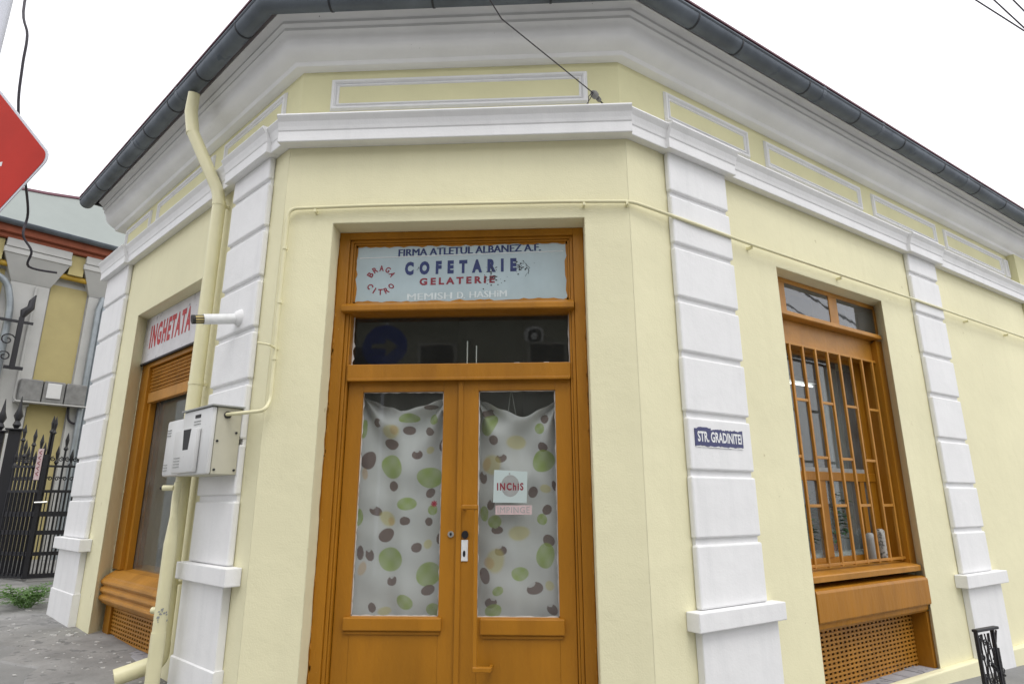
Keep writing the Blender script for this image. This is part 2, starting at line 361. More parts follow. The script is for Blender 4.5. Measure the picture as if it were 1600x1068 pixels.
# front wall: s is world x, so it mitres by the corner tangents
wall_part(FF, LX, RX, ZG, 2.70, 0, [(DOOR[0], DOOR[1], ZG, 1.948, 0.2, 0, 0)], 0.36, 'front_wall', M_yel, -KL, KR)
wall_part(FR, 0, 7.15, ZG, 2.70, 0, [(RW[0], RW[1], ZG, 1.928, 0.14, 0, 0.13)], 0.36, 'side_wall', M_yel, -KR, None)
wall_part(FL, 0, 4.2, ZG, 2.70, 0, [(LW[0], LW[1], ZG, 1.89, 0.14, 0, 0.12)], 0.36, 'side_wall', M_yel, -KL, None)
fz = MB(); fz.sweep3([(-.06, 2.62), (-.06, 3.40), (-.34, 3.40), (-.34, 2.62)], 4.2, 7.15); fz.build('frieze_wall', M_yel2, B)
ew = MB(); ew.box(FL, 3.9, 4.2, -7, -.362, ZG, 3.4); ew.build('end_wall', M_yel, B)
# inside: floor, ceiling and a partition, so that the panes look into rooms
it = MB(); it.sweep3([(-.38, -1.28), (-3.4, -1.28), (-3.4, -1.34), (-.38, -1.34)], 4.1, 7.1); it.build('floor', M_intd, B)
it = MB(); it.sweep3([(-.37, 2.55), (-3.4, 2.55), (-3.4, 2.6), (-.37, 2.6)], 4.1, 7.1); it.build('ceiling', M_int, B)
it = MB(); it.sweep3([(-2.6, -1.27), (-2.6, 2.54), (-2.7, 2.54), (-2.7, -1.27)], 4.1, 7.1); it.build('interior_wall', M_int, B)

# plinth along the right wall
pl = MB(); pl.prism(FR, [(0.001, ZG), (0.055, ZG), (0.055, -1.385), (0.045, -1.375), (0.001, -1.372)], 1.12, 4.0); pl.build('plinth', M_yel, B)
pl = MB(); pl.prism(FR, [(0.001, ZG), (0.055, ZG), (0.055, -1.385), (0.045, -1.375), (0.001, -1.372)], 4.72, 7.14); pl.build('plinth', M_yel, B)

# band moulding round all three walls, breaking forward over the pilasters
prof = [(0.001, 2.568), (0.075, 2.556), (0.078, 2.562), (0.078, 2.632), (0.084, 2.640), (0.090, 2.665), (0.102, 2.700), (0.122, 2.728), (0.128, 2.738), (0.122, 2.752), (-0.062, 2.765), (-0.062, 2.60), (0.001, 2.60)]
bm_ = MB(); bm_.sweep3(prof, 4.22, 7.15); bm_.build('band_moulding', M_wht, B)
def ressaut(fr, s0, s1):
    q = [(o + (0.034 if o > 0.05 else 0), z + (-0.004 if z < 2.6 else 0.003)) for o, z in prof[:10]] + [(0.0, 2.766), (0.0, 2.57)]
    MB().prism(fr, q, s0, s1).build('band_break', M_wht, B)
ressaut(FF, -1.898, .675)
PIL = [  # frame, shaft s0, s1, cap s0, s1, cap z0, z1, grooves, extra cap at the foot
    (FR, 0.385, 1.045, 0.29, 1.157, -0.767, -0.653, [2.225, 1.81, 1.40, 1.0, 0.58, 0.19, -0.245], (0.36, 1.125)),
    (FR, 3.985, 4.61, 3.896, 4.782, -0.767, -0.653, [2.34, 1.90, 1.46, 1.045, 0.60, 0.16, -0.26], (4.0, 4.72)),
    (FL, 0.20, 0.82, 0.078, 0.869, -0.504, -0.392, [2.36, 1.975, 1.585, 1.20, 0.82, 0.405, 0.035], (0.20, 0.86)),
    (FL, 3.44, 4.20, 3.319, 4.28, -0.449, -0.333, [2.20, 1.79, 1.32, 0.88, 0.46, 0.055], (3.43, 4.24)),
]
for fr, a, b, ca, cb_, c0, c1, gr, (ba, bb) in PIL:
    mid = fr.P((a + b) / 2, 0, ZG)
    core = MB().box(fr, a + .012, b - .012, 0.001, 0.026, c1 - .02, 2.57)
    pi = core.build('pilaster', M_wht, B)
    zs = [2.566] + gr + [c1 + 0.002]
    for i in range(len(zs) - 1):
        top, bot = zs[i] - (0.020 if i else 0), zs[i + 1] + (0.020 if i < len(zs) - 2 else 0)
        j = [random.uniform(-.004, .004) for _ in range(2)]
        MB().box(fr, a + j[0], b + j[1], 0.002, 0.050, bot, top, 0.013).build('block', M_wht, pi)
    MB().box(fr, ca, cb_, 0.001, 0.108, c0, c1, 0.006).build('cap', M_wht, pi)
    MB().box(fr, ba, bb, 0.001, 0.058, ZG, c0 - .001, 0.006).build('base', M_wht, pi)
    ressaut(fr, a - .05, b + .05)
for fr, a, b, z in ((FL, 0.185, 0.875, -1.0), (FL, 3.415, 4.25, -0.84)):
    MB().prism(fr, [(0.001, ZG), (0.068, ZG), (0.067, z - .008), (0.058, z), (0.001, z)], a, b).build('foot_render', M_wht, B)

# frieze panels with raised double frames
def fpanel(fr, s0, s1, z0, z1):
    o = -0.059
    def ring(mb, a, b, c, d, wd, h):
        P = [(a, c), (b, c), (b, d), (a, d)]; Q = [(a + wd, c + wd), (b - wd, c + wd), (b - wd, d - wd), (a + wd, d - wd)]
        vs = [fr.P(s, o, z) for s, z in P] + [fr.P(s + (.3 * wd if s < (a + b) / 2 else -.3 * wd), o + h, z + (.3 * wd if z < (c + d) / 2 else -.3 * wd)) for s, z in P] + \
             [fr.P(s - (.3 * wd if s < (a + b) / 2 else -.3 * wd), o + h, z - (.3 * wd if z < (c + d) / 2 else -.3 * wd)) for s, z in Q] + [fr.P(s, o, z) for s, z in Q]
        fs = [(r * 4 + k, r * 4 + (k + 1) % 4, (r + 1) * 4 + (k + 1) % 4, (r + 1) * 4 + k) for r in range(3) for k in range(4)]
        mb.add(vs, fs)
    mb = MB(); ring(mb, s0, s1, z0, z1, 0.044, 0.020); pn = mb.build('frieze_panel', M_wht, B)
    mb = MB(); ring(mb, s0 + .043, s1 - .043, z0 + .043, z1 - .043, 0.026, 0.012); mb.build('inner_moulding', M_wht, pn)
    MB().box(fr, s0 + .066, s1 - .066, o, o + .003, z0 + .066, z1 - .066).build('panel_field', M_yel2, pn)
fpanel(FF, -1.595, 0.386, 2.915, 3.195)
for a, b in ((0.50, 1.56), (1.79, 3.41), (3.63, 5.06), (5.27, 6.94), (7.0, 7.14)): fpanel(FR, a, b, 2.93, 3.205)
for a, b in ((0.26, 1.40), (1.62, 3.10), (3.30, 4.15)): fpanel(FL, a, b, 2.945, 3.215)

# cornice
cp = [(-.062, 3.268), (0.012, 3.272), (0.020, 3.282), (0.028, 3.300), (0.058, 3.312), (0.085, 3.330), (0.112, 3.352), (0.125, 3.372), (0.128, 3.388), (0.134, 3.400),
      (0.142, 3.440), (0.160, 3.462), (0.166, 3.468), (0.166, 3.492), (0.182, 3.505), (0.188, 3.512), (0.188, 3.535), (0.215, 3.562), (0.235, 3.568), (0.235, 3.62), (-.30, 3.62), (-.30, 3.268)]
MB().sweep3(cp, 4.40, 8.0).build('cornice', M_cor, B, smooth=True)
# roof edge and sheet-metal roof
rf = MB().sweep3([(0.20, 3.625), (0.43, 3.585), (0.43, 3.600), (0.20, 3.645), (-3.1, 4.85), (-3.1, 4.80)], 4.45, 8.1).build('roof', M_roof, B)
# gutter: half-round trough round the building, straps, seams
gc, gzc, gr_ = 0.345, 3.552, 0.071
arc = [(gc + gr_ * math.cos(a), gzc + gr_ * math.sin(a)) for a in [math.pi * (1 + k / 14) for k in range(15)]]
arc2 = [(gc + (gr_ - .006) * math.cos(a), gzc + (gr_ - .006) * math.sin(a)) for a in [math.pi * (2 - k / 14) for k in range(15)]]
bead = [(gc + gr_ + .010 * math.cos(a), gzc + .012 + .012 * math.sin(a)) for a in [-1.2, -.3, .6, 1.5, 2.4, 3.2]]
gut = MB().sweep3(arc + bead + arc2, 4.46, 8.2).build('gutter', M_zinc, rf, smooth=True)
def strap(fr, s, wd, name, ex):
    q = [(gc + (gr_ + ex) * math.cos(a), gzc + (gr_ + ex) * math.sin(a)) for a in [math.pi * (1 + k / 12) for k in range(13)]]
    q2 = [(gc + (gr_ + .001) * math.cos(a), gzc + (gr_ + .001) * math.sin(a)) for a in [math.pi * (2 - k / 12) for k in range(13)]]
    m = MB().prism(fr, q + [(gc + gr_ + ex + .006, gzc + .04), (gc + gr_ - .004, gzc + .04)] + q2, s, s + wd)
    return m.build(name, M_strap if name == 'gutter_strap' else M_zinc, rf)
for s in (0.24, 0.98, 1.62, 2.24, 3.05, 3.8): strap(FL, s, .016, 'gutter_strap', .004)
for s in (0.42, 0.93, 1.84, 2.65, 3.49, 4.35, 5.22, 5.94, 6.7): strap(FR, s, .016, 'gutter_strap', .004)
for s in (-1.5, -.75, .1): strap(FF, s, .016, 'gutter_strap', .004)
for s in (1.40, 2.55): strap(FL, s, .05, 'gutter_joint', .003)
for s in (2.05, 3.05, 4.9): strap(FR, s, .05, 'gutter_joint', .003)
MB().plate(FL, [(4.46, 0), (4.47, 0), (4.47, .1), (4.46, .1)], .2, .4)
mb = MB(); mb.prism(FL, arc, 4.455, 4.465); mb.build('gutter_end', M_zinc, rf)
MB().box(FL, 4.40, 4.45, 0.0, 0.42, 3.55, 3.63).build('barge_board', M_dark, rf)

# ---------------------------------------------------------------- double door, transom and frame
D = MB().box(FF, DOOR[0] + .001, -1.40, -.33, -.16, -1.33, 1.947, .004).box(FF, 0.245, DOOR[1] - .001, -.33, -.16, -1.33, 1.947, .004).box(FF, -1.40, .245, -.33, -.16, 1.893, 1.947, .004)
D = D.build('door', M_wood, B)
MB().box(FF, -1.399, -1.376, -.31, -.178, -1.33, 1.892, .004).box(FF, 0.221, .244, -.31, -.178, -1.33, 1.892, .004).box(FF, -1.376, .221, -.31, -.178, 1.872, 1.892, .004).build('frame_moulding', M_wood, D)
MB().box(FF, -1.375, -1.362, -.30, -.19, -1.33, 1.871, .003).box(FF, 0.206, .220, -.30, -.19, -1.33, 1.871, .003).box(FF, -1.362, .206, -.30, -.19, 1.858, 1.871, .003).build('frame_moulding', M_wood, D)
MB().prism(FF, [(-.30, 1.318), (-.125, 1.322), (-.118, 1.330), (-.118, 1.362), (-.128, 1.372), (-.190, 1.405), (-.30, 1.408)], -1.418, .238).build('weather_rail', M_wood, D)
MB().box(FF, -1.361, .205, -.30, -.172, .832, .945, .005).build('transom_rail', M_wood, D)
MB().box(FF, -1.355, .200, -.2, -.165, .825, .846, .004).build('drip_bead', M_wood, D)
MB().box(FF, -1.361, .205, -.268, -.264, .94, 1.325).build('transom_pane', M_glt, D)
mb = MB()                                            # ragged putty and paint round the transom pane
def ragged(mb, fr, s0, s1, z0, z1, w0, w1, o, sides='lrtb', step=.03):
    def strip(pts):
        n = len(pts); vs = []
        for (a, b), (c, d) in pts: vs += [fr.P(a, o, b), fr.P(c, o, d)]
        mb.add(vs, [(2 * i, 2 * i + 1, 2 * i + 3, 2 * i + 2) for i in range(n - 1)])
    def r(): return random.uniform(w0, w1)
    ks = max(2, int((s1 - s0) / step)); kz = max(2, int((z1 - z0) / step))
    if 'b' in sides: strip([((s0 + (s1 - s0) * i / ks, z0), (s0 + (s1 - s0) * i / ks, z0 + r())) for i in range(ks + 1)])
    if 't' in sides: strip([((s0 + (s1 - s0) * i / ks, z1), (s0 + (s1 - s0) * i / ks, z1 - r())) for i in range(ks + 1)])
    if 'l' in sides: strip([((s0, z0 + (z1 - z0) * i / kz), (s0 + r(), z0 + (z1 - z0) * i / kz)) for i in range(kz + 1)])
    if 'r' in sides: strip([((s1, z0 + (z1 - z0) * i / kz), (s1 - r(), z0 + (z1 - z0) * i / kz)) for i in range(kz + 1)])
ragged(mb, FF, -1.361, .205, .946, 1.318, .004, .022, -.260, 'lb'); ragged(mb, FF, -1.361, .205, .946, 1.318, .002, .010, -.260, 'r')
mb.build('putty', M_putty, D, norm=False)
for s, h in ((-.532, .19), (-.466, .155)):
    MB().box(FF, s, s + .007, -.30, -.29, .93, .946 + h).build('metal_strip', M_whp, D)
def leaf(s0, s1, p0, p1, o, mo, ragname):
    z0, z1, b0, b1 = -1.325, .831, -.703, .757
    lf = MB().box(FF, s0, p0, o - .045, o, z0, z1, .003).box(FF, p1, s1, o - .045, o, z0, z1, .003).box(FF, p0, p1, o - .045, o, b1, z1, .003).box(FF, p0, p1, o - .045, o, z0, b0, .003).build('leaf', M_wood, D)
    MB().box(FF, p0 - .01, p1 + .01, o - .030, o - .027, b0 - .01, b1 + .01).build('pane', M_gl, D)
    m = MB().box(FF, mo[0], mo[1], o - .002, o + .028, mo[2], mo[3], .008); m.box(FF, mo[0] + .01, mo[1] - .01, o - .002, o + .012, mo[2] - .022, mo[2] - .002, .004); m.build('sill_moulding', M_wood, D)
    g = MB(); ragged(g, FF, p0, p1, b0, b1, .002, .010, o - .024, 'lrtb'); g.build('putty', M_putty, D, norm=False)
    return lf
l1 = leaf(-1.358, -.5655, -1.252, -.681, -.222, (-1.292, -.656, -.785, -.704), '')
l2 = leaf(-.5635, .204, -.434, .096, -.212, (-.408, .128, -.803, -.706), '')
MB().box(FF, -.575, -.54, -.211, -.204, -1.325, .826, .003).build('cover_strip', M_wood, D)
hd = MB(); hd.box(FF, -.447, -.420, -.142, -.120, -.995, -.012, .006); hd.box(FF, -.53, -.42, -.146, -.116, -.040, -.010, .006)
hd.box(FF, -.447, -.330, -.146, -.116, -1.000, -.968, .006); hd.box(FF, -.525, -.505, -.21, -.14, -.045, -.02, .004); hd.box(FF, -.345, -.325, -.211, -.14, -.996, -.972, .004)
hd.build('pull_handle', M_wood, D)
MB().box(FF, -.537, -.493, -.2125, -.204, -.365, -.232, .004).build('lock_plate', M_whp, D)
MB().disc(FF, -.513, -.20, .022, .026, -.212, -.198).build('keyhole', M_blk, D)
MB().disc(FF, -.517, -.318, .009, .020, -.205, -.2025).build('keyhole', M_blk, D)
k = MB(); k.disc(FF, -.609, -.197, .020, .020, -.223, -.213); k.build('keyhole', M_steel, D); MB().disc(FF, -.609, -.197, .008, .010, -.2135, -.2118).build('keyhole', M_blk, D)
mb = MB()                                            # flaking lumps of paint on the frame edges
for i in range(70):
    side = random.random() < .5; z = random.uniform(-1.2, 1.3) if random.random() < .5 else random.uniform(.4, 1.2)
    s = (DOOR[0] + .001 if side else DOOR[1] - .012) + random.uniform(-.002, .006)
    mb.box(FF, s, s + random.uniform(.004, .011), -.163, -.157, z, z + random.uniform(.01, .05))
mb.build('paint_edge', M_wood2, D, kind='stuff')
MB().box(FF, -1.6, .45, -.3, .25, ZG, -1.335).build('door_step', M_stone, B)

def reveal_paint(fr, s, o0, z0, z1, w0, w1, parent, step=.025):
    mb = MB(); n = int((z1 - z0) / step); vs = []; wv = (w0 + w1) / 2
    for i in range(n + 1):
        wv = min(w1, max(w0, wv + random.uniform(-.4, .4) * (w1 - w0))); vs += [fr.P(s, o0 - .002, z0 + (z1 - z0) * i / n), fr.P(s, o0 + wv, z0 + (z1 - z0) * i / n)]
    mb.add(vs, [(2 * i, 2 * i + 1, 2 * i + 3, 2 * i + 2) for i in range(n)]); return mb.build('paint_overlap', M_wood, parent, norm=False)
reveal_paint(FF, DOOR[0] + .0015, -.16, -1.33, 1.9, .001, .016, D); reveal_paint(FF, DOOR[1] - .0015, -.16, -1.33, 1.9, .001, .022, D)
# ---------------------------------------------------------------- right window
Wn = MB().box(FR, 1.69, 3.48, -.30, -.13, 1.885, 1.927, .004).box(FR, 1.69, 1.965, -.30, -.13, 1.60, 1.885, .004).box(FR, 3.455, 3.49, -.30, -.13, 1.60, 1.885, .004).box(FR, 2.65, 2.79, -.30, -.13, 1.60, 1.885, .004)
Wn = Wn.build('window', M_wood2, B)
Wn['label'] = 'barred window beside the street name plate'
MB().prism(FR, [(-.30, 1.545), (-.07, 1.548), (-.062, 1.555), (-.066, 1.590), (-.128, 1.605), (-.30, 1.605)], 1.69, 3.40).build('transom_sill', M_wood2, Wn)
for a, b in ((1.964, 2.652), (2.788, 3.456)): MB().box(FR, a, b, -.140, -.136, 1.60, 1.886).build('transom_pane', M_glw, Wn)
MB().box(FR, 1.69, 3.44, -.34, -.155, 1.345, 1.546, .004).build('head_board', M_wood2, Wn)
MB().prism(FR, [(-.40, -.56), (-.40, 1.36), (-.10, 1.545), (-.10, -.56)], 3.345, 3.485).build('jamb_board', M_wood, Wn)
MB().box(FR, 1.69, 1.80, -.40, -.17, -.55, 1.35, .003).build('jamb_board', M_wood, Wn)
MB().prism(FR, [(-.40, -.50), (-.05, -.535), (-.028, -.540), (-.022, -.548), (-.026, -.588), (-.06, -.595), (-.40, -.595)], 1.68, 3.36).build('sill', M_wood2, Wn)
# grille
gr0 = MB().box(FR, 1.84, 3.345, -.152, -.130, 1.318, 1.340, .003).build('grille_rail', M_wood2, Wn); gd = FR.P(0, 0, 0) - FR.P(0, 0, 1.815); again(gr0, gd)
bs = [1.94 + i * 0.1915 for i in range(8)]
bar = MB().box(FR, bs[0] - .012, bs[0] + .012, -.150, -.128, -.505, 1.330, .003).build('grille_bar', M_wood2, Wn)
tv = Vector((FR.t.x, FR.t.y, 0))
for i in range(1, 8): again(bar, tv * (bs[i] - bs[0]))
rg = MB().box(FR, bs[0] + .013, bs[1] - .013, -.147, -.131, .832, .856, .003).build('grille_rung', M_wood2, Wn)
for z, st in ((.843, 2), (.843, 4), (.843, 6), (.365, 1), (.365, 3), (.365, 5), (.365, -1), (-.028, 0), (-.028, 2), (-.028, 4), (-.028, 6)):
    again(rg, tv * .1915 * st + Vector((0, 0, z - .843)))
# sash behind the grille
MB().box(FR, 1.80, 3.34, -.34, -.29, .185, .262, .004).box(FR, 1.80, 1.88, -.34, -.30, -.50, 1.35, .004).box(FR, 3.25, 3.344, -.34, -.30, -.50, 1.35, .004).box(FR, 1.88, 3.25, -.34, -.30, -.50, -.455, .004).box(FR, 1.88, 3.25, -.34, -.30, 1.31, 1.35, .004).box(FR, 2.40, 2.50, -.345, -.295, -.456, .186, .004).box(FR, 3.06, 3.13, -.345, -.295, -.456, .186, .004).build('sash', M_wood, Wn)
MB().box(FR, 1.879, 3.251, -.322, -.319, -.46, 1.312).build('sash_pane', M_gl2, Wn)
MB().box(FR, 1.88, 3.25, -.33, -.315, .262, .30).build('lower_tape', M_grp, Wn)
# apron and cellar vent
ap = MB().prism(FR, [(-.30, -.632), (-.03, -.632), (-.004, -.640), (0.006, -.66), (0.006, -.855), (0.0, -.866), (-.30, -.868)], 1.69, 3.385).build('apron', M_wood, Wn)
MB().prism(FR, [(-.30, -.869), (-.012, -.869), (-.018, -.905), (-.035, -.925), (-.30, -.925)], 1.69, 3.36).build('apron_moulding', M_wood, Wn)
MB().box(FR, 3.352, 3.50, -.30, -.035, -1.385, -.926, .004).build('vent_jamb', M_wood, Wn)
def lattice(fr, s0, s1, z0, z1, o, step, wd, parent):
    mb = MB(); n = int((s1 - s0) / step); k = int((z1 - z0) / step * 1.9)
    for i in range(n + 1):
        s = s0 + (s1 - s0) * i / n; mb.box(fr, s - wd / 2, s + wd / 2, o - .008, o, z0, z1)
    for j in range(k + 1):
        z = z0 + (z1 - z0) * j / k; mb.box(fr, s0, s1, o + .001, o + .007, z - wd * .27, z + wd * .27)
    return mb.build('vent_lattice', M_wood2, parent, kind='stuff')
lattice(FR, 1.69, 3.35, -1.385, -.926, -.17, .060, .030, Wn)
MB().box(FR, 1.60, 3.5, -.32, -.28, -1.5, -.92).build('vent_back', M_void, Wn)  # sheet coloured as the darkness behind the lattice holes
mb = MB()
for i in range(9):
    a = 1.66 + i * .205; mb.box(FR, a, a + .2, -.30, -.004 - random.uniform(0, .02), -1.46, -1.386 + random.uniform(-.006, .010), .006)
mb.build('stone_sill', M_stone, B)

# ---------------------------------------------------------------- left shop window
Wl = MB().box(FL, 2.90, 3.115, -.30, -.145, -.60, 1.40, .004).box(FL, 1.255, 1.36, -.30, -.145, -.60, 1.40, .004).box(FL, 1.36, 2.90, -.30, -.145, 1.345, 1.40, .004).build('shop_window', M_wood, B)
Wl['label'] = 'shop window with half-raised ochre shutter under the ice-cream sign'
MB().box(FL, 2.84, 2.899, -.24, -.185, -.60, 1.345, .003).build('inner_jamb', M_wood, Wl)
for i in range(7):
    z = 1.335 - i * .0365
    MB().prism(FL, [(-.21, z), (-.172, z - .003), (-.160, z - .016), (-.172, z - .029), (-.21, z - .032)], 1.362, 2.858).build('shutter_slat', M_wood2, Wl)
MB().box(FL, 1.362, 2.858, -.21, -.158, .975, 1.078, .006).build('shutter_board', M_wood2, Wl)
MB().box(FL, 1.36, 2.90, -.247, -.243, -.60, 1.34).build('pane', M_gl2, Wl)
pr = [(-.40, -.575), (-.16, -.605), (-.075, -.655), (-.068, -.668)]
for i in range(3):
    z = -.672 - i * .07; pr += [(-.062, z), (-.046, z - .016), (-.042, z - .034), (-.052, z - .052), (-.068, z - .062)]
pr += [(-.075, -.886), (-.10, -.905), (-.40, -.905)]
MB().prism(FL, pr, 1.27, 3.03).build('moulded_sill', M_wood2, Wl, smooth=False)
MB().box(FL, 2.90, 3.06, -.30, -.125, -1.2, -.904, .004).build('vent_jamb', M_wood, Wl)
lattice(FL, 1.27, 2.90, -1.2, -.905, -.155, .060, .030, Wl)
MB().box(FL, 1.2, 3.1, -.30, -.27, -1.5, -.9).build('vent_back', M_void, Wl)  # same painted-in darkness behind the left lattice
MB().box(FL, 1.255, 3.1, -.30, -.02, -1.5, -1.20 + .02, .01).build('stone_sill', M_stone, B)
# goods shelf just visible behind the left pane
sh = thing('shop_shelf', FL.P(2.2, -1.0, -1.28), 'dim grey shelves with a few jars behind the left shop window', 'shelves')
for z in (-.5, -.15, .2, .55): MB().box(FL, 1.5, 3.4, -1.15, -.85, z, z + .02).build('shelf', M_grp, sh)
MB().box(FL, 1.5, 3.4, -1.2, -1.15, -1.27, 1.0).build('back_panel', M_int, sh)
for i in range(10):
    s = 1.7 + i * .17; z = (-.48, -.13, .22)[i % 3]; p = FL.P(s, -.97, z)
    MB().tube([p, p + Vector((0, 0, .12)), p + Vector((0, 0, .15))], [.04, .04, .02], 10).build('jar', (M_leaf2, M_board, M_dred)[i % 3], sh, smooth=True)
lt = thing('ceiling_light', FL.P(2.15, -.55, .95), 'small white lamp under the half-raised shutter', 'lamp')
p = FL.P(2.15, -.5, .93); MB().tube([p, p + Vector((0, 0, .02)), p + Vector((0, 0, .05))], [.07, .07, .03], 14).build('shade', M_whp, lt)

# adjacent building beyond the end of the right wall
AB = thing('adjacent_house', FR.P(9, -2, -1.6), 'yellow house joined to the far right end of the shop', 'building')
MB().box(FR, 7.16, 12, -4, .03, ZG, 3.27).build('wall', M_yel2, AB)
MB().box(FR, 7.16, 12, .031, .15, 2.5, 2.75, .01).build('band_moulding', M_wht, AB)
MB().box(FR, 8.01, 12, -.1, .30, 3.271, 3.6).build('cornice', M_cor, AB)

# ------------------------------------------------------------------ signs
SG = thing('shop_sign', FF.P(-.6, -.2, 1.41), 'pale blue painted glass sign reading COFETARIE above the double door', 'sign')
MB().box(FF, -1.36, .204, -.216, -.206, 1.407, 1.857).build('glass_board', M_pblue, SG)
g = MB(); ragged(g, FF, -1.361, .205, 1.4065, 1.8575, .006, .022, -.2045, 'lrtb', .035); g.build('paint_overlap', M_wood, SG, norm=False)
text('lettering', 'FIRMA ATLETUL ALBANEZ A.F.', FF, -1.044, .007, 1.768, 1.824, -.2048, M_navy, SG, bold=0, lift=.022, dbl=.006)
text('lettering', 'COFETARIE', FF, -.99, -.167, 1.618, 1.724, -.2048, M_navy, SG, bold=.07, spacing=2.1, lift=.014)
text('lettering', 'GELATERIE', FF, -.878, -.326, 1.538, 1.594, -.2048, M_dred, SG, bold=.045, spacing=1.5, lift=.009)
text('lettering', 'MEMISH', FF, -.965, -.64, 1.424, 1.476, -.2048, M_faint, SG, bold=0, lift=.006, dbl=.005)
text('lettering', 'D.', FF, -.60, -.545, 1.432, 1.482, -.2048, M_faint, SG, bold=0, dbl=.005)
text('lettering', 'HASHIM', FF, -.51, -.242, 1.434, 1.484, -.2048, M_faint, SG, bold=0, lift=.006, dbl=.005)
for i, c in enumerate('BRAGA'):
    text('lettering', c, FF, 0, 1, 0, 1, -.2048, M_dred, SG, bold=.035, tilt=(-1.164, 1.585, .092, math.radians(-62 + 31 * i), .046, .034))
for i, c in enumerate('CITRO'):
    text('lettering', c, FF, 0, 1, 0, 1, -.2048, M_dred, SG, bold=.035, tilt=(-1.164, 1.585, -.092, math.radians(58 - 29 * i), .046, .034 if c != 'I' else .010))
mb = MB(); mb.plate(FF, [(-1.335, 1.757), (.175, 1.782), (.175, 1.786), (-1.335, 1.762)], -.2052, -.2042); mb.build('white_line', M_whp, SG)
mb = MB()                                            # cracks and flaked paint
def crack(mb, s, z, n, ds, dz, wd):
    for _ in range(n):
        s2, z2 = s + random.uniform(-ds, ds), z - random.uniform(.2, 1) * dz
        q = random.uniform(.3, 1) * wd
        mb.plate(FF, [(s, z), (s + q, z + q), (s2 + q, z2), (s2, z2 - q * .4)], -.2047, -.2040); s, z = s2, z2
crack(mb, -.36, 1.69, 9, .022, .024, .006); crack(mb, -.34, 1.60, 6, .03, .012, .008); crack(mb, -.12, 1.71, 7, .02, .022, .005); crack(mb, -.18, 1.69, 4, .03, .008, .005); crack(mb, -.09, 1.68, 6, .012, .02, .003); crack(mb, -.89, 1.68, 2, .01, .02, .006)
for i in range(60):
    s, z = random.gauss(-.33, .05), random.gauss(1.59, .05)
    if random.random() < .5: s, z = random.gauss(-.13, .03), random.gauss(1.67, .03)
    r = random.uniform(.002, .008); mb.plate(FF, [(s - r, z), (s, z - r * .8), (s + r, z + r * .3), (s, z + r)], -.2047, -.2040)
mb.build('cracks', M_intd, SG, kind='stuff')

IS = thing('ice_cream_sign', FL.P(2.1, -.12, 1.40), 'white board lettered INGHETATA in red over the left shop window', 'sign')
MB().box(FL, 1.255, 3.11, -.14, -.118, 1.402, 1.888, .003).build('board', M_board, IS)
text('lettering', 'INGHETATA', FL, 2.92, 1.86, 1.535, 1.785, -.1165, M_red, IS, bold=.045, spacing=1.25)
MB().box(FL, 1.255, 3.11, -.135, -.112, 1.385, 1.402).build('lower_edge', M_dark, IS)

SN = thing('street_name_plate', FR.P(.69, .055, .38), 'small navy enamel plate reading STR. GRADINITEI on the white pilaster', 'sign')
ol = []
for i in range(25): ol.append((.437 + .500 * i / 24, .372 + random.uniform(-.006, .006)))
for i in range(25): ol.append((.937 - .500 * i / 24, .494 + random.uniform(-.009, .005)))
MB().plate(FR, ol, .0505, .0555).build('plate', M_ename, SN)
text('lettering', 'STR. GRADINITEI', FR, .462, .922, .398, .470, .0562, M_whp, SN, bold=.028)
g = MB(); ragged(g, FR, .60, .90, .46, .497, .003, .016, .0561, 't', .012); ragged(g, FR, .44, .935, .364, .40, .002, .010, .0561, 'b', .02)
g.build('plaster_smear', M_wht, SN, norm=False)

NI = thing('closed_notice', FF.P(-.22, -.24, 0), 'pale square notice reading INChiS stuck on the right door pane', 'notice')
MB().plate(FF, [(-.332, .004), (-.107, .000), (-.101, .205), (-.326, .218)], -.2382, -.2362).build('card', M_notice, NI)
MB().disc(FF, -.217, .112, .062, .072, -.2361, -.2358).build('grey_disc', M_grp, NI); MB().disc(FF, -.222, .192, .006, .007, -.2361, -.2358, 8).build('dot', M_grp, NI)
text('lettering', 'INChiS', FF, -.306, -.128, .082, .132, -.2353, M_dred, NI, bold=.035, spacing=1.25)
NP = thing('push_label', FF.P(-.2, -.24, -.08), 'narrow white label reading IMPINGE below the square notice', 'notice')
MB().box(FF, -.316, -.074, -.2382, -.2362, -.074, -.014).build('strip', M_pink, NP)
text('lettering', 'IMPINGE', FF, -.302, -.088, -.064, -.024, -.2355, M_grp, NP, bold=.0, spacing=1.1)
ST = MB()
for i in range(4):
    a = math.pi * i / 4; ST.plate(FF, [(-.731 + 0.022 * math.cos(a) + .004 * math.sin(a), -.003 + .022 * math.sin(a) - .004 * math.cos(a)), (-.731 + 0.022 * math.cos(a) - .004 * math.sin(a), -.003 + .022 * math.sin(a) + .004 * math.cos(a)), (-.731 - 0.022 * math.cos(a) - .004 * math.sin(a), -.003 - .022 * math.sin(a) + .004 * math.cos(a)), (-.731 - 0.022 * math.cos(a) + .004 * math.sin(a), -.003 - .022 * math.sin(a) - .004 * math.cos(a))], -.2482 + i * .0002, -.2466 + i * .0004)
tag(ST.build('sticker', M_dred), 'tiny red star-shaped sticker on the left door pane', 'sticker')

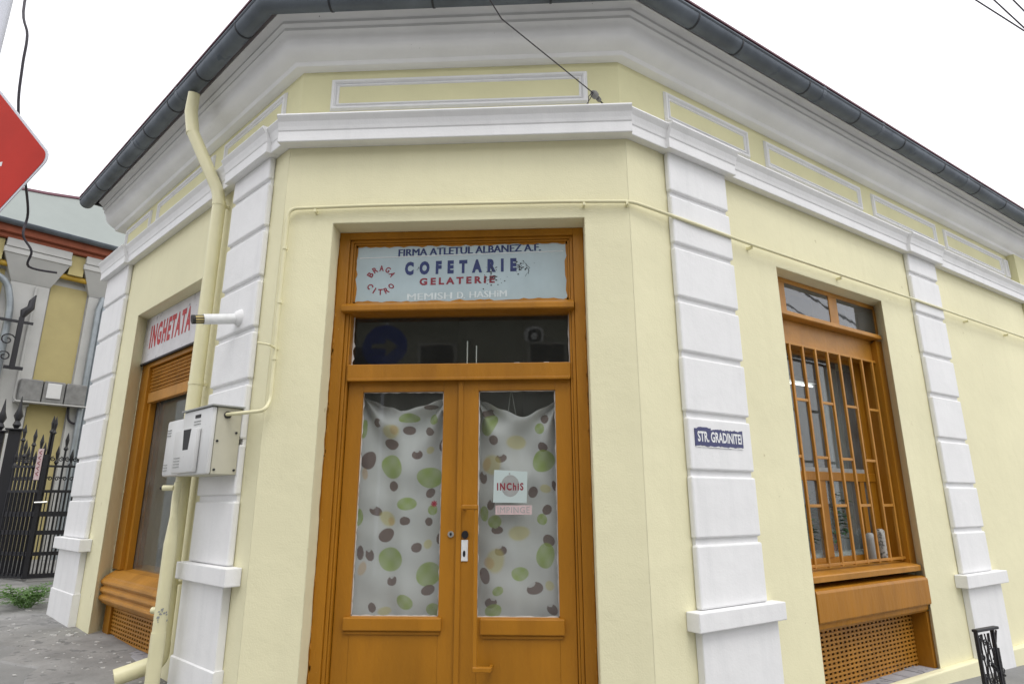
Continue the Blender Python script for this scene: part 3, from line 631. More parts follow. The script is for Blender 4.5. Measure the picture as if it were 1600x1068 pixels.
# ------------------------------------------------------------------ curtains printed with dots
M_cur = bpy.data.materials.new('printed_cloth'); M_cur.use_nodes = True
_n = M_cur.node_tree; _p = _n.nodes['Principled BSDF']; _p.inputs['Roughness'].default_value = .85
_a = _n.nodes.new('ShaderNodeVertexColor'); _a.layer_name = 'print'; _n.links.new(_a.outputs['Color'], _p.inputs['Base Color'])
_w = _n.nodes.new('ShaderNodeTexNoise'); _w.inputs['Scale'].default_value = 220; _b = _n.nodes.new('ShaderNodeBump'); _b.inputs['Strength'].default_value = .3; _b.inputs['Distance'].default_value = .002
_n.links.new(_w.outputs['Fac'], _b.inputs['Height']); _n.links.new(_b.outputs['Normal'], _p.inputs['Normal'])
DOTS_L = [(-1.157, 0.553, 0.035, 0.034, 'b'), (-0.933, 0.584, 0.063, 0.038, 'g'), (-1.06, 0.498, 0.077, 0.058, 'y'), (-1.032, 0.51, 0.036, 0.036, 'o'), (-0.94, 0.493, 0.037, 0.031, 'b'), (-0.794, 0.494, 0.031, 0.029, 'b'), (-1.068, 0.405, 0.063, 0.04, 'b'), (-0.788, 0.361, 0.026, 0.029, 'y'), (-0.716, 0.384, 0.025, 0.04, 'b'), (-0.863, 0.333, 0.033, 0.034, 'b'), (-1.219, 0.285, 0.048, 0.06, 'b'), (-1.048, 0.249, 0.1, 0.077, 'g'), (-1.246, 0.196, 0.023, 0.043, 'o'), (-0.786, 0.171, 0.083, 0.077, 'g'), (-1.034, 0.118, 0.037, 0.037, 'b'), (-0.779, 0.067, 0.034, 0.032, 'b'), (-0.926, -0.004, 0.063, 0.045, 'g'), (-1.261, 0.512, 0.021, 0.065, 'g'), (-0.762, 0.576, 0.039, 0.036, 'g'), (-0.785, 0.666, 0.04, 0.02, 'b'), (-1.15, -0.054, 0.04, 0.035, 'b'), (-1.071, -0.099, 0.067, 0.056, 'y'), (-1.046, -0.118, 0.031, 0.03, 'o'), (-0.944, -0.118, 0.04, 0.027, 'b'), (-0.79, -0.122, 0.028, 0.028, 'b'), (-1.069, -0.207, 0.059, 0.043, 'b'), (-0.852, -0.287, 0.034, 0.03, 'b'), (-0.783, -0.269, 0.034, 0.033, 'y'), (-1.034, -0.364, 0.096, 0.076, 'g'), (-1.175, -0.342, 0.028, 0.042, 'b'), (-1.234, -0.324, 0.023, 0.044, 'b'), (-1.224, -0.426, 0.028, 0.051, 'o'), (-0.777, -0.46, 0.082, 0.082, 'g'), (-1.016, -0.502, 0.034, 0.035, 'b'), (-0.77, -0.56, 0.046, 0.032, 'b'), (-0.919, -0.63, 0.058, 0.047, 'g'), (-1.149, -0.67, 0.026, 0.029, 'b'), (-1.068, -0.69, 0.057, 0.028, 'y'), (-0.736, -0.685, 0.053, 0.043, 'g'), (-0.759, -0.047, 0.033, 0.037, 'g'), (-0.707, -0.24, 0.023, 0.037, 'b'), (-1.261, -0.088, 0.024, 0.061, 'g')]
DOTS_R = [(-0.38, 0.617, 0.042, 0.029, 'b'), (-0.367, 0.533, 0.062, 0.068, 'g'), (-0.324, 0.435, 0.035, 0.035, 'b'), (0.021, 0.566, 0.034, 0.03, 'b'), (-0.008, 0.502, 0.042, 0.037, 'g'), (-0.184, 0.407, 0.068, 0.057, 'y'), (-0.287, 0.301, 0.038, 0.033, 'b'), (0.006, 0.376, 0.037, 0.033, 'b'), (0.005, 0.279, 0.082, 0.076, 'g'), (-0.35, 0.261, 0.079, 0.078, 'y'), (-0.389, 0.261, 0.035, 0.055, 'o'), (-0.412, 0.169, 0.027, 0.046, 'b'), (-0.072, 0.073, 0.036, 0.038, 'b'), (0.017, 0.091, 0.039, 0.037, 'y'), (0.08, 0.114, 0.017, 0.034, 'b'), (-0.356, -0.006, 0.026, 0.04, 'b'), (-0.4, -0.069, 0.036, 0.048, 'g'), (0.031, -0.048, 0.034, 0.033, 'b'), (-0.001, -0.11, 0.036, 0.039, 'g'), (-0.323, -0.119, 0.049, 0.046, 'g'), (-0.31, -0.174, 0.04, 0.028, 'b'), (-0.165, -0.193, 0.077, 0.054, 'y'), (-0.282, -0.308, 0.042, 0.034, 'b'), (-0.318, -0.369, 0.08, 0.084, 'y'), (-0.361, -0.384, 0.04, 0.046, 'o'), (0.031, -0.247, 0.044, 0.039, 'b'), (0.014, -0.345, 0.067, 0.083, 'g'), (-0.397, -0.466, 0.04, 0.048, 'b'), (-0.158, -0.451, 0.054, 0.045, 'g'), (-0.068, -0.55, 0.051, 0.041, 'b'), (0.03, -0.532, 0.036, 0.036, 'y'), (-0.307, -0.559, 0.035, 0.033, 'g'), (-0.349, -0.632, 0.041, 0.036, 'b'), (-0.332, -0.683, 0.063, 0.043, 'g'), (0.059, -0.674, 0.037, 0.036, 'b')]
INK = {'g': (0.24, 0.33, 0.045), 'b': (0.11, 0.058, 0.05), 'y': (0.52, 0.45, 0.14), 'o': (0.50, 0.29, 0.09)}
def curtain(s0, s1, zl, zr, sm, zm, zb, dots, label, seed):
    rnd = random.Random(seed); nx, nz = 150, 330; vs = []; cols = []
    top = lambda s: (zl + (zm - zl) * ((s - s0) / (sm - s0)) ** .82 - .004 * math.sin((s - s0) * 47)) if s < sm else (zm + (zr - zm) * ((s - sm) / (s1 - sm)) ** 1.35 - .004 * math.sin((s - sm) * 43))
    ph = [rnd.uniform(0, 6) for _ in range(6)]
    shape = [(rnd.uniform(0, 6), rnd.uniform(.05, .16)) for _ in dots]
    for j in range(nz + 1):
        v = j / nz
        for i in range(nx + 1):
            u = i / nx; s = s0 + (s1 - s0) * u; zt = top(s); z = zt + (zb - zt) * v
            sag = math.exp(-((zt - z) / .30)); d = 0
            for kx, cx_ in enumerate((s0, s1)):                    # folds that fan out from both pinned corners
                dx, dz = abs(s - cx_), max(.001, (zl if kx == 0 else zr) - z); ang = math.atan2(dx, dz)
                d += .050 * math.sin(ang * 9 + ph[kx]) * math.exp(-math.hypot(dx, dz) / .45) * min(1, math.hypot(dx, dz) / .08)
            d += .018 * math.sin((s - s0) * 16 + ph[2] + z * 1.2) + .006 * math.sin((s - s0) * 31 + ph[3] + z * 2) + .012 * math.cos((s - sm) * 9) * math.sin((zt - z) * 16) * sag
            d += .004 * math.sin(z * 24 + s * 8 + ph[4]) + (.012 if zt - z < .03 else 0) * 0
            vs.append(FF.P(s, -.335 + d, z))
            c = [0.53, 0.53, 0.535]
            for (ds, dz_, a, b, k), (p_, am) in zip(dots, shape):
                ex, ez = (s + .006 * math.sin(z * 22 + ph[0]) + d * .25 - ds) / a, (z + .005 * math.sin(s * 25 + ph[1]) + d * .2 - dz_) / b; rr = math.hypot(ex, ez)
                if rr > 1.6: continue
                th = math.atan2(ez, ex); lim = 1 + am * math.sin(2 * th + p_) * .6
                soft = .28 if k in 'yo' else .06
                f = max(0, min(1, (lim - rr) / soft))
                if k == 'b' and p_ < 2.6 and (math.hypot(ex - 1.0 * math.cos(p_), ez - 1.0 * math.sin(p_)) < .55): f *= .15
                f *= {'g': .88, 'b': .9, 'y': .6, 'o': .5}[k]
                if k == 'g': f *= .86 + .14 * math.sin(ex * 4 + p_) * math.sin(ez * 3)
                c = [c[q] * (1 - f) + INK[k][q] * f for q in range(3)]
            if zt - z < .016: c = [x * 1.08 for x in c]
            cols.append(c)
    mb = MB(); mb.add(vs, [(j * (nx + 1) + i, j * (nx + 1) + i + 1, (j + 1) * (nx + 1) + i + 1, (j + 1) * (nx + 1) + i) for j in range(nz) for i in range(nx)])
    o = mb.build('curtain', M_cur, smooth=True, norm=False)
    at = o.data.color_attributes.new('print', 'FLOAT_COLOR', 'POINT'); at.data.foreach_set('color', [x for c in cols for x in (*c, 1)])
    tag(o, label, 'curtain', 'curtains behind the door panes'); return o
curtain(-1.30, -.655, .760, .730, -.993, .636, -.80, DOTS_L, 'white curtain printed with dots behind the left door pane', 3)
curtain(-.47, .125, .735, .715, -.136, .585, -.80, DOTS_R, 'dotted white curtain behind the right door pane, below a hung string', 5)
st = MB(); a = FF.P(-.215, -.315, .79); st.tube([a, FF.P(-.235, -.315, .62)], .002, 5).tube([a, FF.P(-.180, -.315, .60)], .002, 5)
tag(st.build('string', M_grp), 'thin string looped down above the right door curtain', 'string')

# ------------------------------------------------------------------ pipes on the wall
def arcpath(pts, r=.06, n=5):
    pts = [Vector(p) for p in pts]; out = [pts[0]]
    for i in range(1, len(pts) - 1):
        a, b, c = pts[i - 1], pts[i], pts[i + 1]; d1 = (a - b); d2 = (c - b); rr = min(r, d1.length * .45, d2.length * .45)
        p0 = b + d1.normalized() * rr; p2 = b + d2.normalized() * rr
        for k in range(n + 1):
            t = k / n; out.append(p0 * (1 - t) ** 2 + b * 2 * t * (1 - t) + p2 * t * t)
    out.append(pts[-1]); return out
GP = thing('gas_pipe', FF.P(-1.79, .04, .5), 'thin cream gas pipe running over the door and along the right wall', 'pipe')
ob = .035
cR = Vector((RX + ob * KR, 4 - ob, 2.045 + G))
path = [FL.P(.21, .16, .585), FL.P(-.02, .115, .575)]
mb = MB(); mb.tube(arcpath([FL.P(.205, .16, .577), Vector((-1.80, 3.90, .585 + G)), FF.P(-1.795, ob, .66), FF.P(-1.80, ob, 1.2), FF.P(-1.80, ob, 2.055), FF.P(-1.2, ob, 2.064), FF.P(.2, ob, 2.056), cR, FR.P(.6, .065, 2.02), FR.P(1.2, .06, 2.015), FR.P(3.9, .06, 2.03), FR.P(7.6, .06, 2.03)], .07), .0125, 10)
mb.build('tube', M_pipe, GP, smooth=True)
for fr, s in ((FF, -1.60), (FF, .32), (FF, .62), (FR, 1.3), (FR, 2.6), (FR, 5.2), (FR, 6.3)):
    zz = 2.03 if fr is FF else 2.0; MB().box(fr, s - .008, s + .008, 0, .05, zz - .012, zz + .012, .002).build('clip', M_pipe, GP)
for z in (1.35, .95, 1.75): 
    p = FF.P(-1.797, ob, z); MB().tube([p - Vector((0, 0, .012)), p + Vector((0, 0, .012))], .018, 10).build('joint', M_pipe, GP)
mb = MB(); mb.tube([FF.P(-1.80, 0, 1.02), FF.P(-1.80, .13, 1.02), FF.P(-1.87, .15, 1.03)], [.008, .008, .008], 8); mb.build('bracket_hook', M_pipe, GP)

DP = thing('drain_pipe', FL.P(1.0, .07, -1.2), 'thick cream downpipe from the gutter to an elbow at the pavement', 'drainpipe')
r1 = .052
seg = [FL.P(1.20, .335, 3.46), FL.P(1.24, .325, 3.30), FL.P(1.20, .30, 3.08), FL.P(1.02, .10, 2.55), FL.P(1.00, .085, 2.40)]
MB().tube(seg[:3], [r1 * .9, r1, r1], 18).build('upper_elbow', M_pipe, DP, smooth=True)
MB().tube(arcpath([seg[2] + Vector((0, 0, .01)), seg[3], FL.P(1.0, .085, 2.42)], .05), r1 * .96, 18).build('offset', M_pipe, DP, smooth=True)
MB().tube([FL.P(1.0, .085, 2.45), FL.P(1.0, .085, -.98)], r1, 18).build('pipe', M_pipe, DP, smooth=True)
MB().tube(arcpath([FL.P(1.0, .085, -.94), FL.P(1.0, .085, -1.06), FL.P(1.06, .34, -1.125)], .09), r1 * 1.05, 18, caps=False).build('shoe', M_pipe, DP, smooth=True)
for z in (2.42, .9, -.55):
    p = FL.P(1.0, .085, z); MB().tube([p - Vector((0, 0, .012)), p + Vector((0, 0, .012))], r1 * 1.07, 18).build('collar', M_pipe, DP, smooth=True)
    MB().box(FL, .99, 1.01, 0, .05, z - .01, z + .01).build('clamp', M_pipe, DP)
WP = thing('waste_pipe', FL.P(.83, .2, -1.2), 'shorter cream waste pipe standing in front of the downpipe, chipped near its foot', 'pipe')
MB().tube(arcpath([FL.P(.83, .18, .15), FL.P(.84, .18, .03), FL.P(.80, .19, -.10)], .04), .026, 14).build('upper_pipe', M_pipe, WP, smooth=True)
MB().tube([FL.P(.80, .19, -.09), FL.P(.80, .19, -.20), FL.P(.80, .19, -.27)], [.027, .036, .042], 14).build('reducer', M_pipe, WP, smooth=True)
MB().tube([FL.P(.80, .19, -.26), FL.P(.80, .19, -.84)], .042, 16).build('pipe', M_pipe, WP, smooth=True)
MB().tube([FL.P(.80, .19, -.83), FL.P(.80, .19, -1.5)], .046, 16).build('pipe', M_pipe, WP, smooth=True)
MB().tube([FL.P(.84, .20, .11), FL.P(.90, .25, .11)], .02, 12).build('tap', M_pipe, WP, smooth=True)
MB().tube([FL.P(.90, .25, .11), FL.P(.915, .262, .11)], .012, 10).build('tap_mouth', M_dark, WP, smooth=True)
mb = MB()
for i in range(16):
    a = random.gauss(0, .45) - .9; z = random.gauss(-.735, .03); c = FL.P(.80, .19, z); dv = Vector((math.cos(a), math.sin(a), 0)); tq = Vector((-dv.y, dv.x, 0)); q = c + dv * .0445
    h = random.uniform(.004, .014); wq = random.uniform(.003, .009); mb.add([q + tq * wq, q - tq * wq, q - tq * wq * .7 + Vector((0, 0, h)), q + tq * wq + Vector((0, 0, h * 1.1)), ], [(0, 1, 2, 3)])
mb.build('chipped_paint', M_grp, WP, norm=False)
mb = MB(); mb.tube([FL.P(.84, .19, -.70), FL.P(.885, .22, -.70)], .022, 10); mb.build('cleanout_plug', M_pipe, WP, smooth=True)

FP = thing('flue_pipe', FL.P(.45, .1, 1.25), 'short white flue pipe sticking out of the left pilaster', 'pipe')
p0, p1 = FL.P(.43, .03, 1.320), FL.P(.47, .285, 1.268)
dv = (p1 - p0).normalized(); MB().tube([p0, p1], .038, 18).build('sleeve', M_whp, FP, smooth=True)
MB().tube([p0 - dv * .01, p0 + dv * .035, p0 + dv * .055], [.075, .060, .040], 16).build('collar', M_wht, FP, smooth=True)
MB().tube([p1 - dv * .01, p1 + dv * .07], .028, 14).build('liner', M_brick, FP, smooth=True)
mb = MB()
for k in range(8):
    a = 2 * math.pi * k / 8; e1 = dv.orthogonal().normalized(); e2 = dv.cross(e1); q = p1 + (e1 * math.cos(a) + e2 * math.sin(a)) * .030
    mb.tube([q, q + dv * .07], .003, 5)
mb.tube([p1 + dv * .055, p1 + dv * .075], .033, 14); mb.build('end_cage', M_intd, FP)

# gas meter cabinets
GB = thing('meter_cabinet', FL.P(.6, .12, .18), 'pair of grey meter cabinets fixed to the near left pilaster', 'meter box')
z0, z1 = .185, .625
MB().box(FL, .205, .68, .052, .218, z0, z1, .006).build('body', M_side, GB)
MB().box(FL, .69, 1.02, .052, .19, z0 + .01, z1 - .025, .014).build('body', M_side, GB)
MB().box(FL, .18, .71, .045, .262, z1 + .001, z1 + .012, .002).build('lid', M_grp, GB)
MB().box(FL, .20, .685, .219, .252, z0, z1, .014).build('cover', M_fill, GB, smooth=True)
MB().box(FL, .34, .72, .2525, .285, z0 + .015, z1 - .13, .014).build('raised_cover', M_fill, GB, smooth=True)
MB().box(FL, .70, 1.03, .191, .235, z0 + .005, z1 - .03, .020).build('cover', M_fill, GB, smooth=True)
MB().plate(FL, [(.43, .49), (.56, .49), (.54, .352), (.45, .352)][::-1], .2851, .2858).build('meter_window', M_dark, GB)
MB().box(FL, .38, .47, .2521, .2545, .565, .588).build('slot', M_dark, GB)
for s, z, o, wd in [(.37, .540, .2521, .11), (.37, .520, .2521, .11), (.57, .30, .2851, .10), (.57, .28, .2851, .10), (.57, .26, .2851, .10), (.57, .24, .2851, .10), (.93, .52, .2351, .07), (.93, .50, .2351, .07), (.93, .48, .2351, .07), (.93, .27, .2351, .07), (.93, .25, .2351, .07), (.93, .23, .2351, .07)]:
    MB().box(FL, s, s + wd, o, o + .004, z, z + .006, .001).build('louvre', M_grp, GB)
p = FL.P(.204, .15, .575); e = Vector((FL.t.x, FL.t.y, 0)) * -1
MB().tube([p, p + e * .008], .024, 14).build('grommet', M_dark, GB)
for o_, z_ in ((.07, .215), (.20, .215), (.20, .40), (.07, .60), (.08, .46)):
    p = FL.P(.204, o_, z_); MB().tube([p, p + e * .006], .008, 8).build('bolt', M_dark, GB)

# ------------------------------------------------------------------ things behind the right window
TB = thing('ceiling_lamp', FR.P(2.3, -1.5, 1.2), 'lit fluorescent tube seen through the barred window', 'lamp')
MB().tube([FR.P(3.45, -1.2, 1.32), FR.P(4.0, -1.2, 1.32)], .013, 8).build('tube', M_lamp, TB)
MB().box(FR, 3.4, 4.05, -1.25, -1.15, 1.345, 1.39).build('fitting', M_whp, TB)
cur2 = MB(); n = 60
vs = []
for i in range(n + 1):
    s = 2.95 + .9 * i / n; o = -.50 + .03 * math.sin(i * 1.1)
    vs += [FR.P(s, o, -.45), FR.P(s, o, 1.30)]
cur2.add(vs, [(2 * i, 2 * i + 2, 2 * i + 3, 2 * i + 1) for i in range(n)])
tag(cur2.build('window_drape', mat('grey_net', (.20, .235, .25), .9), smooth=True, norm=False), 'grey net curtain behind the barred window', 'curtain')
def foliage(mb, c, R, H, n, size, up=.6):
    for _ in range(n):
        a = random.uniform(0, 6.283); rr = R * math.sqrt(random.random()); h = random.uniform(.05, 1) * H * (1 - .5 * rr / R)
        p = c + Vector((rr * math.cos(a), rr * math.sin(a), h)); d = Vector((math.cos(a), math.sin(a), random.uniform(-.3, up))).normalized()
        sd = d.cross(Vector((random.uniform(-.3, .3), random.uniform(-.3, .3), 1))).normalized(); L = size * random.uniform(.6, 1.3); W_ = L * random.uniform(.18, .3)
        mb.add([p, p + d * L * .5 + sd * W_, p + d * L - Vector((0, 0, L * .2)), p + d * L * .5 - sd * W_], [(0, 1, 2, 3)])
for i, (s, h, lb) in enumerate(((2.12, .42, 'leafy pot plant behind the left side of the window bars'), (2.72, .62, 'taller pot plant behind the middle window bars'))):
    c = FR.P(s, -.46, -.42); pp = thing('potted_plant', c, lb, 'plant', 'plants on the inner window sill')
    MB().tube([c, c + Vector((0, 0, .10))], [.05, .065], 12).build('pot', M_dred, pp, smooth=True)
    m_ = MB(); foliage(m_, c + Vector((0, 0, .08)), .15, h, 150, .10); m_.build('foliage', M_leaf2, pp, norm=False)
    MB().tube([c + Vector((0, 0, .08)), c + Vector((.01, 0, .08 + h * .8))], .006, 6).build('stem', M_leaf2, pp)
MB_ = MB().box(FR, 1.8, 3.4, -.62, -.36, -.50, -.43)
tag(MB_.build('inner_sill', M_whp), 'white inner window sill behind the bars', 'sill')
for i, (s, hh, lb) in enumerate(((2.99, .24, 'pale glass jar, left of two beside the window bars'), (3.17, .27, 'pale patterned jar in the lower right corner of the window'))):
    c = FR.P(s, -.235, -.505); MB_ = MB().tube([c, c + Vector((0, 0, hh * .75)), c + Vector((0, 0, hh * .92)), c + Vector((0, 0, hh))], [.042, .05, .04, .018], 14)
    tag(MB_.build('jar', M_jar if i else M_grp, smooth=True), lb, 'jar', 'jars on the window sill')

# ------------------------------------------------------------------ span wire with its knot
def Pp(x, y, z): return Vector((x, y, z + G))
SW = thing('span_wire', Pp(.47, 4.0, 2.95), 'dark wire anchored with an insulator above the door, running up to the left', 'wire')
anc = Pp(.50, 4.06, 2.90); kn = Pp(.40, 3.86, 2.86)
MB().tube([kn, Pp(-.20, 3.0, 2.74), Pp(-.45, 2.35, 2.72)], .0038, 6).tube([Pp(-.45, 2.35, 2.72), Pp(-2.2, -2.5, 3.2), Pp(-5, -9, 4.8)], .005, 6).build('wire', M_cable, SW)
MB().tube([kn, anc], .006, 6).build('anchor_rod', M_intd, SW)
MB().tube([kn + Vector((.0, 0, .0)), kn + (anc - kn) * .12, kn + (anc - kn) * .26, kn + (anc - kn) * .32], [.016, .027, .027, .012], 10).build('insulator', M_box, SW, smooth=True)
MB().tube([kn + (anc - kn) * .45, kn + (anc - kn) * .62], .017, 8).build('insulator', M_box, SW, smooth=True)
MB().tube([kn, kn + Vector((-.03, -.01, -.04)), kn + Vector((-.035, -.01, -.10)), kn + Vector((-.03, -.01, -.13))], .003, 5).tube([kn + Vector((.01, 0, 0)), kn + Vector((-.04, 0, -.09)), kn + Vector((-.07, 0, -.12))], .003, 5).build('loose_end', M_cable, SW)

# ------------------------------------------------------------------ red sign on its pole, left edge
RS = thing('traffic_sign', Vector((-2.30, 2.12, gz(-2.3))), 'red diamond-shaped sign with thin white rim, cut off at the left edge', 'sign')
tS = Vector((.9763, -.2164, 0)); nS = Vector((-.2164, -.9763, 0)); cS = Pp(-1.85, 2.0, 1.28) - tS * .42
def diamond(h, rad, n=6):
    out = []
    for k in range(4):
        a = math.pi / 2 * k; cx_ = (h - rad * 1.414) * math.cos(a); cz_ = (h - rad * 1.414) * math.sin(a)
        for j in range(n + 1):
            b = a - math.pi / 4 + math.pi / 2 * j / n; out.append((cx_ + rad * math.cos(b), cz_ + rad * math.sin(b)))
    return out
fS = Frame(cS.x, cS.y, (tS.x, tS.y), (nS.x, nS.y)); zc = cS.z - G
MB().plate(fS, [(a, b + zc) for a, b in diamond(.425, .045)], 0, .004).build('plate', M_pole, RS)
MB().plate(fS, [(a, b + zc) for a, b in diamond(.412, .042)], .0045, .0055).build('red_field', M_sred, RS)
text('lettering', '-', fS, .02, .178, zc - .006, zc + .012, .0062, M_whp, RS, bold=.0)
pb = Vector((-2.42, 2.20, 0)); MB().tube([Vector((pb.x, pb.y, gz(pb.x) - .1)), Vector((pb.x, pb.y, G + 3.6))], .034, 20).build('pole', M_pole, RS, smooth=True)
MB().box(fS, -.12, .02, -.06, -.001, zc - .2, zc - .16).build('clamp', M_steel, RS); MB().box(fS, -.12, .02, -.06, -.001, zc + .16, zc + .2).build('clamp', M_steel, RS)

# ------------------------------------------------------------------ cables
def smooth(p, n=6):
    p = [Vector(q) for q in p]; out = []
    for i in range(len(p) - 1):
        a, b, c, d = p[max(i - 1, 0)], p[i], p[i + 1], p[min(i + 2, len(p) - 1)]
        for k in range(n):
            t = k / n; out.append(.5 * ((2 * b) + (c - a) * t + (2 * a - 5 * b + 4 * c - d) * t * t + (-a + 3 * b - 3 * c + d) * t ** 3))
    return out + [p[-1]]
cb = MB(); cb.tube(smooth([Pp(-9.0, 8.6, 10.5), Pp(-8.42, 8, 8.0), Pp(-8.24, 8, 7.35), Pp(-8.25, 8.05, 6.8), Pp(-8.3, 8.2, 6.1), Pp(-8.35, 8.6, 5.2), Pp(-9.05, 9.55, 5.0), Pp(-9.1, 9.6, 4.6), Pp(-9.02, 9.75, 4.35), Pp(-9.15, 9.9, 4.12), Pp(-8.95, 10.3, 4.15)]), .020, 6)
tag(cb.build('cable', M_cable), 'thick dark cable hanging down to the ochre neighbour house', 'cable')
def lw(name, a, b, sag, r, lab, grp=None, n=14):
    a, b = Vector(a), Vector(b); m = MB().tube([a + (b - a) * (k / n) - Vector((0, 0, sag * 4 * (k / n) * (1 - k / n))) for k in range(n + 1)], r, 5)
    return tag(m.build(name, M_cable), lab, 'cable', grp)
ow = 'overhead wires at the top right'
for i, (x0, x1, lb) in enumerate((((9.9, 10.98), (10.83, 10.16), 'lowest overhead wire crossing the top right corner'), ((10.23, 10.96), (10.88, 10.41), 'middle overhead wire in the top right corner'), ((10.71, 10.94), (10.95, 10.72), 'highest overhead wire in the top right corner'))):
    a = Vector((x0[0], 12, x0[1] + G)); b = Vector((x1[0], 12, x1[1] + G)); d = (b - a).normalized(); d2 = Vector((d.x, .25 * (1 if i else .2), d.z)).normalized()
    lw('overhead_wire', a - d2 * 8, b + d2 * 14, 0, .016, lb, ow)
for i, (za, zb_, lb) in enumerate(((7.75, 6.0, 'street wire high over the right-hand street, nearest of three'), (7.95, 6.15, 'street wire high over the right-hand street, in the middle'), (7.2, 5.5, 'street wire high over the right-hand street, lowest of three'))):
    lw('street_wire', FR.P(15 - 3, 8.5 + .2 * i, za + .6), FR.P(25, 8.5 + .2 * i, zb_ - .4), .15, .035, lb, 'street wires over the right-hand street')
# ------------------------------------------------------------------ neighbour house on the left
NF = Frame(-9.23, 11.0, (.629, .777), (.777, -.629))
NB = thing('neighbour_house', NF.P(-.3, -2, -1.1), 'ochre and off-white house with red eaves beyond the iron gate', 'building')
MB().box(NF, -6, 6, -5, 0, -1.4, 4.78).build('wall', M_nwht, NB)
for a, b, z0, z1 in ((-.30, .30, -1.3, 4.10), (-2.2, -1.02, -1.3, 4.2), (.95, 1.6, -1.3, 4.1), (1.9, 3.2, -1.3, 4.1)): MB().box(NF, a, b, .001, .012, z0, z1).build('ochre_panel', M_ochre, NB)
for c in (-.62, .62, -2.7, 1.75):
    MB().box(NF, c - .30, c + .30, .013, .07, -1.3, 4.0, .01).build('pier', M_nwht, NB)
    m = MB(); m.add([NF.P(c - .30, .075, 4.0), NF.P(c + .30, .075, 4.0), NF.P(c + .50, .30, 4.45), NF.P(c - .50, .30, 4.45), NF.P(c - .30, 0, 4.0), NF.P(c + .30, 0, 4.0), NF.P(c + .50, 0, 4.45), NF.P(c - .50, 0, 4.45)], [(0, 1, 2, 3), (4, 7, 6, 5), (0, 4, 5, 1), (2, 6, 7, 3), (1, 5, 6, 2), (0, 3, 7, 4)])
    m.box(NF, c - .52, c + .52, 0, .32, 4.452, 4.56, .01); m.box(NF, c - .50, c + .50, 0, .34, 4.562, 4.72, .01); m.build('capital', M_nwht, NB)
for a, b in ((-.12, .12), (-1.8, -1.14), (1.14, 1.23), (2.27, 3.2)): MB().box(NF, a, b, .0, .26, 4.3, 4.7).build('eaves_field', M_ochre, NB)
MB().prism(NF, [(0.0, 4.73), (.42, 4.80), (.42, 4.99), (0, 4.99)], -6, 6).build('red_fascia', M_nred, NB)
MB().prism(NF, [(.30, 4.70), (.34, 4.72), (.34, 4.78), (.30, 4.78)], -6, 6).build('red_beam', M_nred, NB)
m = [(.49 + .075 * math.cos(a), 4.99 + .075 * math.sin(a)) for a in [math.pi * (1 + k / 8) for k in range(9)]]
MB().prism(NF, m + [(.55, 5.0), (.43, 5.0)], -6, 6).build('gutter', M_zinc, NB, smooth=True)
# roof sheet: two corners on the eaves, the ridge rising away to the left
MB().add([NF.P(-6, .50, 4.93), NF.P(6, .50, 4.93), NF.P(6, -1.1, 7.1), NF.P(1.6, -1.1, 6.75), NF.P(-.5, -1.1, 6.35), NF.P(-6, -1.1, 5.6)], [(0, 1, 2, 3, 4, 5)]).build('roof', M_nroof, NB, norm=False)
MB().tube([NF.P(6, -1.1, 7.1), NF.P(1.6, -1.1, 6.75), NF.P(-.5, -1.1, 6.35), NF.P(-6, -1.1, 5.6)], .045, 6).build('ridge', M_roof, NB)
MB().tube([NF.P(-3, .14, 4.30), NF.P(-.3, .14, 4.27), NF.P(3, .14, 4.22)], .055, 10).build('gas_main', M_ypipe, NB, smooth=True)
for i, s in enumerate((.50, .60)): MB().tube([NF.P(s + .06, .12, 4.0), NF.P(s, .14, 3.75), NF.P(s, .14, -1.2)], .055, 10).build('downpipe', M_gpipe, NB, smooth=True)
MB().tube(arcpath([NF.P(-1.3, .16, 4.1), NF.P(-.98, .16, 3.95), NF.P(-.86, .16, 3.5), NF.P(-.84, .16, -1)], .3), .06, 10).build('downpipe', M_gpipe, NB, smooth=True)
MB().tube(arcpath([NF.P(-.53, .09, 3.96), NF.P(-.53, .09, 1.82), NF.P(-.40, .09, 1.72), NF.P(-.3, .09, 1.75)], .12), .022, 8).build('conduit', M_nwht, NB, smooth=True)
MT = thing('electricity_meters', NF.P(0, .1, 1.8), 'row of three grey electricity meter boxes on the ochre house', 'meter box')
for i in range(3):
    a = -.50 + i * .345
    MB().box(NF, a, a + .33, .075, .26, 1.80, 2.20, .02).build('box', M_box, MT)
    if i == 1: MB().box(NF, a + .05, a + .27, .261, .28, 1.88, 2.16, .01).build('window', M_fill, MT)
MB().box(NF, -.54, .54, .075, .29, 1.775, 1.798).build('shelf', M_nwht, MT)
MB().tube(arcpath([NF.P(.30, .12, 1.79), NF.P(.33, .12, 1.5), NF.P(.55, .12, 1.45), NF.P(.68, .1, 1.8)], .15), .02, 8).build('cable_loop', M_cable, MT)
